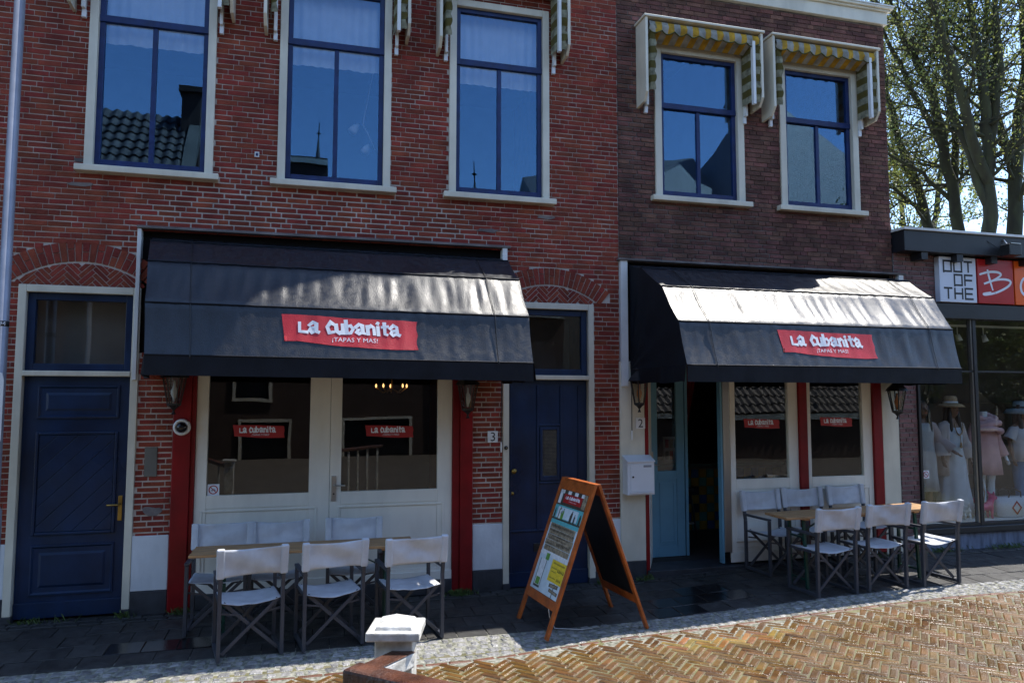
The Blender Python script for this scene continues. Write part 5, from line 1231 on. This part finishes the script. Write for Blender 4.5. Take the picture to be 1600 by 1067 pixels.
# chandelier and painting in the left dining room
t = thing('chandelier', 'small chandelier with lit warm bulbs in the dark dining room', 'chandelier', (1.05, 1.6, 2.25))
MB().tube([(0,0,0),(0,0,.75)], .012, 8).build('rod', brass, t)
for k in range(5):
    a = 2*math.pi*k/5 + .3; MB().tube([(0,0,.02),(.12*math.cos(a),.12*math.sin(a),-.04),(.22*math.cos(a),.22*math.sin(a),.03)], .009, 6).build('arm', brass, t, smooth=True)
    MB().lathe([(.005,.03),(.012,.045),(.013,.06),(.003,.085)], 8, (.22*math.cos(a), .22*math.sin(a), 0)).build('bulb', bulbmat, t, smooth=True)
t = thing('framed_picture', 'dark framed picture on the orange dining room wall', 'picture', (2.085, 1.3, 1.2)); MB().box(-.03, -.35, 0, .0, .35, 1.1).build('frame', darkfloor, t, bevel=.01); MB().box(-.034, -.29, .06, -.031, .29, 1.04).build('canvas', mat('dark painting', (.06,.045,.03), .5, .6, 5), t)
# bar with coloured tiles, stool, curtain, wall picture
bar = thing('bar_counter', 'bar counter faced with yellow, blue and green tiles inside the open door', 'bar', (6.0, 2.3, .02))
MB().box(-1.3, 0, 0, 1.6, .6, 1.02).build('body', darkroom, bar); MB().box(-1.35, -.10, 1.022, 1.65, .65, 1.07).build('top', mat('green bar top', (.05,.11,.10), .3, .3, 4), bar, bevel=.006)
tm = [mat('yellow tile', (.22,.14,.025), .25, .2, 5), mat('blue tile', (.03,.07,.16), .25, .2, 5), mat('green tile', (.06,.16,.14), .25, .2, 5), mat('dark tile', (.03,.035,.05), .25, .2, 5)]
tmesh = []
for x in tm: o = MB().cbox(-.067, -.012, -.067, .067, 0, .067, .004).build('tile', x); tmesh.append(o.data); bpy.data.objects.remove(o)
rd = random.Random(9)
for i in range(21):
    for j in range(7):
        o = bpy.data.objects.new('tile', tmesh[(0 if (i+j) % 2 == 0 else rd.choice((1, 2, 3, 2)))]); C.objects.link(o); o.parent = bar; o.location = (-1.22 + i*.138, -.001, .075 + j*.138)
t = thing('bar_stool', 'black turned wood bar stool before the tiled bar', 'stool', (5.50, 1.75, .013))
MB().lathe([(.15,.72),(.17,.735),(.17,.76),(.15,.775)], 20).build('seat', darkmetal, t, smooth=True)
for k in range(4):
    a = math.pi/4 + k*math.pi/2; c, s = math.cos(a), math.sin(a); MB().tube([(.22*c,.22*s,0),(.20*c,.20*s,.15),(.18*c,.18*s,.30),(.165*c,.165*s,.45),(.12*c,.12*s,.72)], [.014,.02,.014,.02,.014], 8).build('leg', darkmetal, t, smooth=True)
    b2 = a + math.pi/2; MB().tube([(.19*c,.19*s,.24),(.19*math.cos(b2),.19*math.sin(b2),.24)], .010, 6).build('stretcher', steel, t)
m = MB(); vs = []
for j in range(2):
    for i in range(25): vs.append((5.10 + .42*i/24*(1 if j == 0 else .35), 1.15+.03*math.sin(i*1.3), 2.9 - 1.3*j))
m.add(vs, [(i, i+1, 25+i+1, 25+i) for i in range(24)]); tag(m.build('door_curtain', mat('dark red velvet', (.16,.008,.012), .85, .3, 6), smooth=True), 'dark red curtain hanging inside the open doorway', 'curtain')
t = thing('photo_board', 'pale board of small photos standing on the bar', 'picture', (5.55, 2.45, 1.09)); MB().box(0, 0, 0, .36, .02, .42).build('board', mat('pale card', (.45,.42,.40), .7, .1), t)
for i in range(4):
    for j in range(2): MB().box(.03+i*.08, -.006, .05+j*.19, .09+i*.08, -.0005, .19+j*.19).build('photo', (c_dark, redprint, c_plank)[(i+j) % 3], t)

# ================================================================== TREES
def tree(name, label, base, stems, n_leaf, lm, seed, spread=1.0, cat='tree', leaf_size=.085):
    rd = random.Random(seed); t = thing(name, label, cat, base, group='trees behind the shop'); bx = Vector(base)
    tr = MB(); tips = []
    def limb(p, d, L, r, depth):
        pts = [p]; rs = [r]; n = 5 if depth else 6; q = p.copy(); dd = d.copy()
        for i in range(n):
            dd = (dd + Vector((rd.uniform(-.22,.22), rd.uniform(-.22,.22), rd.uniform(-.08,.20)))).normalized(); q = q + dd*(L/n); pts.append(q.copy()); rs.append(max(.006, r*(1-.75*(i+1)/n)))
        tr.tube(pts, rs, 7 if r > .05 else 5, cap=False)
        if depth <= 1: tips.extend(pts[2:])
        if depth > 0:
            for k in range(4 if depth > 1 else 5):
                i = rd.randint(1, n); a = Vector((rd.uniform(-1,1), rd.uniform(-1,1), rd.uniform(-.15,.9))).normalized()
                limb(pts[i], (dd*.5 + a*.9).normalized(), L*rd.uniform(.45,.7), rs[i]*.62, depth-1)
    for pts, r0, r1 in stems:
        P_ = [Vector(p) - bx for p in pts]; Q = []
        for i in range(len(P_)-1):
            for k in range(4): Q.append(P_[i].lerp(P_[i+1], k/4) + Vector((rd.uniform(-.05,.05), rd.uniform(-.05,.05), 0)))
        Q.append(P_[-1]); n = len(Q); rs = [.74*(r0 + (r1-r0)*i/(n-1)) for i in range(n)]
        tr.tube(Q, rs, 10, cap=False)
        for i in range(max(2, n//3), n, 1):
            for _ in range(2):
                a = Vector((rd.uniform(-1,1), rd.uniform(-1,1), rd.uniform(-.1,.8))).normalized(); limb(Q[i], a, rd.uniform(1.2,2.8)*spread, rs[i]*.33, 1)
        limb(Q[-1], (Q[-1]-Q[-2]).normalized(), 3.0*spread, r1*.9, 2)
    tr.build('trunk', bark, t, smooth=True, fix=False)
    lf = MB()
    for i in range(n_leaf):
        c = rd.choice(tips) + Vector((rd.gauss(0,.22), rd.gauss(0,.22), rd.gauss(0,.22))); s = leaf_size*rd.uniform(.6,1.3)
        u = Vector((rd.gauss(0,1), rd.gauss(0,1), rd.gauss(0,1))).normalized(); w = u.cross(Vector((rd.gauss(0,1), rd.gauss(0,1), rd.gauss(0,1)))).normalized()
        lf.add([c-u*s*.6, c+w*s*.35, c+u*s*.6, c-w*s*.35], [(0,1,2,3)])
    lf.build('crown', lm, t, kind='stuff', fix=False)
    return t
tree('broadleaf_tree', 'thick forked tree with spring leaves rising behind the white and red panels', (17.6, 7, 0), [([(17.5,7,0),(17.6,7,6.5),(17.7,7,8.6),(17.7,7,9.9),(17.5,7,12.0),(17.2,7,13.6)], .29, .10), ([(17.6,7,8.0),(16.8,6.8,9.6),(16.2,6.6,11.0),(15.6,6.5,12.2),(15.2,6.4,13.4)], .20, .09), ([(17.8,7,9.3),(18.3,7.2,11.4),(18.6,7.3,13.6)], .19, .09), ([(17.6,7,7.4),(16.9,7.4,10.2),(16.7,7.6,13.2)], .15, .07), ([(17.7,7,8.8),(18.0,6.8,11),(17.9,6.7,13.8)], .15, .07)], 12000, leaf, 31, leaf_size=.072)
tree('broadleaf_tree', 'slender leaning tree left of the forked one behind the shop', (18.9, 9, 0), [([(18.9,9,0),(18.7,9,7.0),(18.4,9,9.1),(17.9,9,11.3),(17.1,9,12.8),(16.5,9,14)], .27, .10), ([(18.3,9,9.6),(17.1,9,11.4),(16.3,9,12.9)], .14, .07), ([(18.6,9,8.0),(17.6,9.2,8.9),(16.4,9.4,9.6)], .10, .05), ([(18.6,9,7.6),(18.9,9.2,10.6),(19.0,9.4,13.8)], .17, .08)], 11000, leaf_d, 32, leaf_size=.068)
tree('broadleaf_tree', 'thin tree with a low side stem nearest the purple brick house', (20.2, 11, 0), [([(20.2,11,0),(19.7,11,7.5),(19.1,11,9.4),(18.4,11,11.0),(18.0,11,13.2)], .27, .09), ([(19.5,11,8.2),(18.3,11,9.0),(17.4,11,9.4)], .10, .05)], 11000, leaf, 33, leaf_size=.075)
tree('broadleaf_tree', 'dark tree cut by the right edge of the photo', (19.5, 8, 0), [([(19.5,8,0),(19.6,8,6.8),(20.0,8,10.1),(20.4,8,12.1),(20.4,8,14.4)], .34, .12), ([(19.7,8,9.0),(18.9,8,11.5),(19.1,8,14.0)], .18, .08)], 7500, leaf_d, 34, leaf_size=.072)
tree('broadleaf_tree', 'pale green tree farthest back behind the other trunks', (24, 17, 0), [([(24,17,0),(24,17,7),(23,17,11),(22.5,17,15)], .3, .1), ([(24,17,6),(26,17,10),(27,17,15)], .22, .1), ([(24,17,5),(22,17,8),(20.5,17,10)], .16, .07)], 9000, leaf, 35, 1.5, leaf_size=.12)

tree('broadleaf_tree', 'hazy pale tree filling the gap beside the purple brick house', (22.5, 20, 0), [([(22.5,20,0),(22.5,20,7),(21.5,20,11),(21,20,15)], .3, .1), ([(22.5,20,6),(24.5,20,10),(25.5,20,15)], .2, .08), ([(22.5,20,5),(20.5,20,8.5),(19.5,20,12)], .16, .07)], 13000, leaf, 36, 1.5, leaf_size=.11)
tree('broadleaf_tree', 'pale tree far back near the right edge of the photo', (30, 22, 0), [([(30,22,0),(30,22,7),(29,22,11),(28.5,22,16)], .3, .1), ([(30,22,6),(32,22,10),(33,22,15)], .2, .08), ([(30,22,5),(27.5,22,9),(26.5,22,13)], .16, .07)], 13000, leaf, 37, 1.6, leaf_size=.12)
# weeds at the foot of the walls
rd = random.Random(77); wd = MB()
for cx, cy, r, n in ((-1.30,-.08,.10,60), (1.70,-.10,.16,170), (3.42,-.10,.10,50), (4.0,-.12,.14,60), (8.55,-.09,.30,120), (9.7,-.09,.45,150), (7.4,-.15,.2,50), (-1.8,-.06,.12,40), (-2.6,-.06,.4,50)):
    for k in range(n):
        x = cx + rd.gauss(0, r*.5); y = cy + rd.gauss(0, .018) - .02; h = rd.uniform(.02, .075); a = rd.uniform(0, 6.3); z = G(x, y); dx, dy = math.cos(a)*h*.5, math.sin(a)*h*.5
        wd.add([(x-.004, y, z), (x+.004, y, z), (x+dx+.003, y+dy, z+h*.8), (x+dx*1.7, y+dy*1.7, z+h)], [(0,1,2,3)])
o = wd.build('weeds', grassm, kind='stuff', fix=False); tag(o, 'green weeds growing along the foot of the walls', 'weeds')

# ================================================================== ACROSS THE STREET (seen mirrored in the glass)
def pantiles(parent, x0, x1, y0, z0, y1, z1, m, col=.24, row=.34, loc=None):
    nx = max(2, int((x1-x0)/col)); Ls = math.hypot(y1-y0, z1-z0); nr = int(Ls/row); b = MB(); dy, dz = (y1-y0)/Ls, (z1-z0)/Ls
    sg = 1 if dy < 0 else -1
    for r in range(nr):
        vs = []
        for e, lift in ((0, .045), (row*1.08, .0)):
            for i in range(nx*6+1):
                x = x0 + (x1-x0)*i/(nx*6); w = .035*math.sin(2*math.pi*i/6) + lift; s = r*row + e
                vs.append((x, y0 + dy*s + sg*dz*w, z0 + dz*s - sg*dy*w if False else z0 + dz*s + abs(dy)*w))
        n = nx*6+1; b.add(vs, [(i, i+1, n+i+1, n+i) for i in range(n-1)])
    return b.build('roof_tiles', m, parent, kind='stuff', fix=False, smooth=False, loc=loc)
def far_house(name, label, x0, x1, y0, y1, h, ridge, wm, windows, tiles=True):
    t = thing(name, label, 'house', ((x0+x1)/2, y0, 0)); o = (-(x0+x1)/2, -y0, 0); g0 = -.4
    MB().box(x0, y1, g0, x1, y0, h).build('wall', wm, t, loc=o)
    ym = (y0+y1)/2
    MB().add([(x0,y0,h),(x1,y0,h),(x1,ym,ridge),(x0,ym,ridge),(x1,y1,h),(x0,y1,h)], [(0,1,2,3),(3,2,4,5),(0,3,5),(1,4,2)]).build('gable', wm, t, loc=o)
    if tiles: pantiles(t, x0-.1, x1+.1, y0+.12, h-.05, ym, ridge+.06, tile_roof, loc=o)
    MB().box(x0, y0+.003, h-.25, x1, y0+.10, h-.08).build('gutter', cream, t, loc=o)
    for (a, b, c, d) in windows:
        w = rect_frame(-b, c, -a, d, .09, -.05, .03); w = MB(); 
        for q in ((a, c, a+.09, d), (b-.09, c, b, d), (a+.09, d-.09, b-.09, d), (a+.09, c, b-.09, c+.09)): w.box(q[0], y0+.003, q[1], q[2], y0+.05, q[3])
        f = w.build('window', cream, t, loc=o); MB().box(a+.09, y0+.004, c+.09, b-.09, y0+.02, d-.09).build('pane', mat('dark far glass', (.01,.012,.015), .08, .1) if 'dark far glass' not in MATS else MATS['dark far glass'], f)
    return t, o
bw = mat('old brown brick', (.050, .030, .023), .9, .5, 5, .5, 40, stretch=(3, 3, 16)); lw = mat('light stucco', (.42, .40, .36), .9, .1, 3)
t, o = far_house('pantiled_house', 'dark pantiled house across the street, mirrored in the leftmost upstairs window', -9.5, -3.05, -9.6, -14.6, 6.5, 9.55, bw, [(-8.5, -7.4, 1, 2.6)])
MB().box(-3.45, -12.5, 7.0, -3.0, -11.6, 10.1).build('chimney', bw, t, loc=o); MB().box(-3.52, -12.6, 10.1, -2.93, -11.5, 10.25).build('chimney_cap', bw, t, loc=o)
MB().add([(-3.25,-9.5,6.5),(-2.95,-9.5,6.5),(-2.95,-12.1,9.9),(-3.25,-12.1,9.9),(-3.25,-9.5,6.2),(-2.95,-9.5,6.2),(-2.95,-12.1,9.5),(-3.25,-12.1,9.5)], [(0,1,2,3),(4,7,6,5),(0,4,5,1),(1,5,6,2),(2,6,7,3),(3,7,4,0)]).build('verge', stone, t, loc=o)
MB().tube([(-4.85,-9.52,-.3),(-4.85,-9.52,6.3)], .05, 8).build('rain_pipe', greypole, t, loc=o)
t, o = far_house('brick_house', 'narrow brown house across the street, mirrored in the middle upstairs window', -3.0, .35, -15.5, -21, 9.9, 10.6, bw, [(-2.4, -1.2, 2.0, 4.0), (-2.2, -.6, -.2, 1.5)], False)
t, o = far_house('brick_house', 'low brown house with white framed window, mirrored in the door panes', .4, 8.5, -15.8, -21, 5.2, 7.6, bw, [(.9, 3.2, -.1, 1.5), (5, 6.2, .8, 2.2)])
MB().tube([(4.1,-15.72,-.3),(4.1,-15.72,5.2)], .06, 8).build('rain_pipe', greypole, t, loc=o)
t, o = far_house('pantiled_shed', 'low pantiled shed with skylight, mirrored in the right shop panes', 9.5, 17.0, -10.5, -15.5, 1.75, 4.3, bw, [])
MB().box(13.0, -11.8, 2.35, 13.9, -11.75, 2.95).build('skylight', steel, t, loc=o)
ch = thing('church', 'grey slate roofed church across the street, mirrored in the upper right windows', 'church', (24, -28, 0)); o = (-24, 28, 0)
MB().box(12, -37, -.4, 22.5, -27, 10.8).build('nave_wall', stone, ch, loc=o); MB().add([(11.7,-26.7,10.8),(22.8,-26.7,10.8),(22.8,-32,17.2),(11.7,-32,15.0),(22.8,-37.3,10.8),(11.7,-37.3,10.8)], [(0,1,2,3),(3,2,4,5),(0,3,5),(1,4,2)]).build('nave_roof', slate, ch, loc=o)
MB().box(22, -36, -.4, 33, -25, 12.5).build('choir_wall', stone, ch, loc=o); MB().add([(21.6,-24.6,12.5),(33.4,-24.6,12.5),(33.4,-36.4,12.5),(21.6,-36.4,12.5),(26,-30.5,20.5),(28,-30.5,20.5)], [(0,1,5,4),(1,2,5),(2,3,4,5),(3,0,4)]).build('choir_roof', slate, ch, loc=o)
MB().lathe([(1.2,17.5),(1.2,20.2),(1.5,20.4),(.1,24.5)], 8, (25.8,-30.5,0)).build('turret', slate, ch, loc=o)
MB().box(24.2, -27.6, 15.3, 25.2, -26.2, 16.6).build('dormer', stone, ch, loc=o); MB().box(24.35, -26.19, 15.45, 24.75, -26.15, 16.35).build('shutter', redpaint, ch, loc=o)
for x, y, h, lab in ((12.6, -50, 20.8, 'tall thin church spire mirrored in the third upstairs window'), (.15, -50, 23.0, 'dark spire with finial mirrored in the middle upstairs window'), (15.2, -52, 20.5, 'shorter spire mirrored beside the tall thin one')):
    t = thing('church_spire', lab, 'spire', (x, y, 0)); MB().lathe([(.45,0),(.45,h-5),(.6,h-4.9),(.3,h-3.6)], 8).build('shaft', stone, t); MB().lathe([(.29,h-3.6),(.14,h-1.6),(.06,h-.8)], 8).build('spire', slate, t)
    MB().lathe([(.05,h-.8),(.05,h-.3),(.22,h-.2),(.05,h-.1),(.03,h+.8)], 6).build('finial', darkmetal, t)

t, o = far_house('added_terrace', 'added terraced house across the street, darkens the reflections in the clothes shop window', 18.2, 30, -16, -22, 6.0, 8.0, bw, [(20, 21.2, .8, 2.4), (23, 24.2, .8, 2.4), (26.5, 27.7, .8, 2.4)])  # house row added to darken what the shop panes reflect
t, o = far_house('added_terrace', 'farther added terraced house, darkens the rest of the clothes shop window reflections', 30.1, 48, -16, -22, 6.6, 8.6, bw, [(32, 33.2, .8, 2.4), (36, 37.2, .8, 2.4)])  # continues the added row, covering the bright reflected horizon
tree('broadleaf_tree', 'dark leafy tree across the street, mirrored in the shop window', (21, -13, 0), [([(21,-13,0),(21,-13,2),(20.5,-13,3.4),(20,-13,4.4)], .2, .08), ([(21,-13,1.5),(22.5,-13,3.2),(23.5,-13,4.2)], .15, .06), ([(21,-13,1.5),(19.3,-12.6,2.8),(18.2,-12.4,3.8)], .13, .06)], 9000, leaf_d, 41, .9, leaf_size=.17)
tree('broadleaf_tree', 'second dark leafy tree across the street, mirrored at the photo edge', (26, -14, 0), [([(26,-14,0),(26,-14,2),(25.5,-14,3.4),(25,-14,4.4)], .2, .08), ([(26,-14,1.5),(27.5,-14,3),(28,-14,4)], .15, .06), ([(26,-14,1.5),(24,-14,3),(23.5,-14,4)], .13, .06)], 9000, leaf_d, 42, .9, leaf_size=.17)
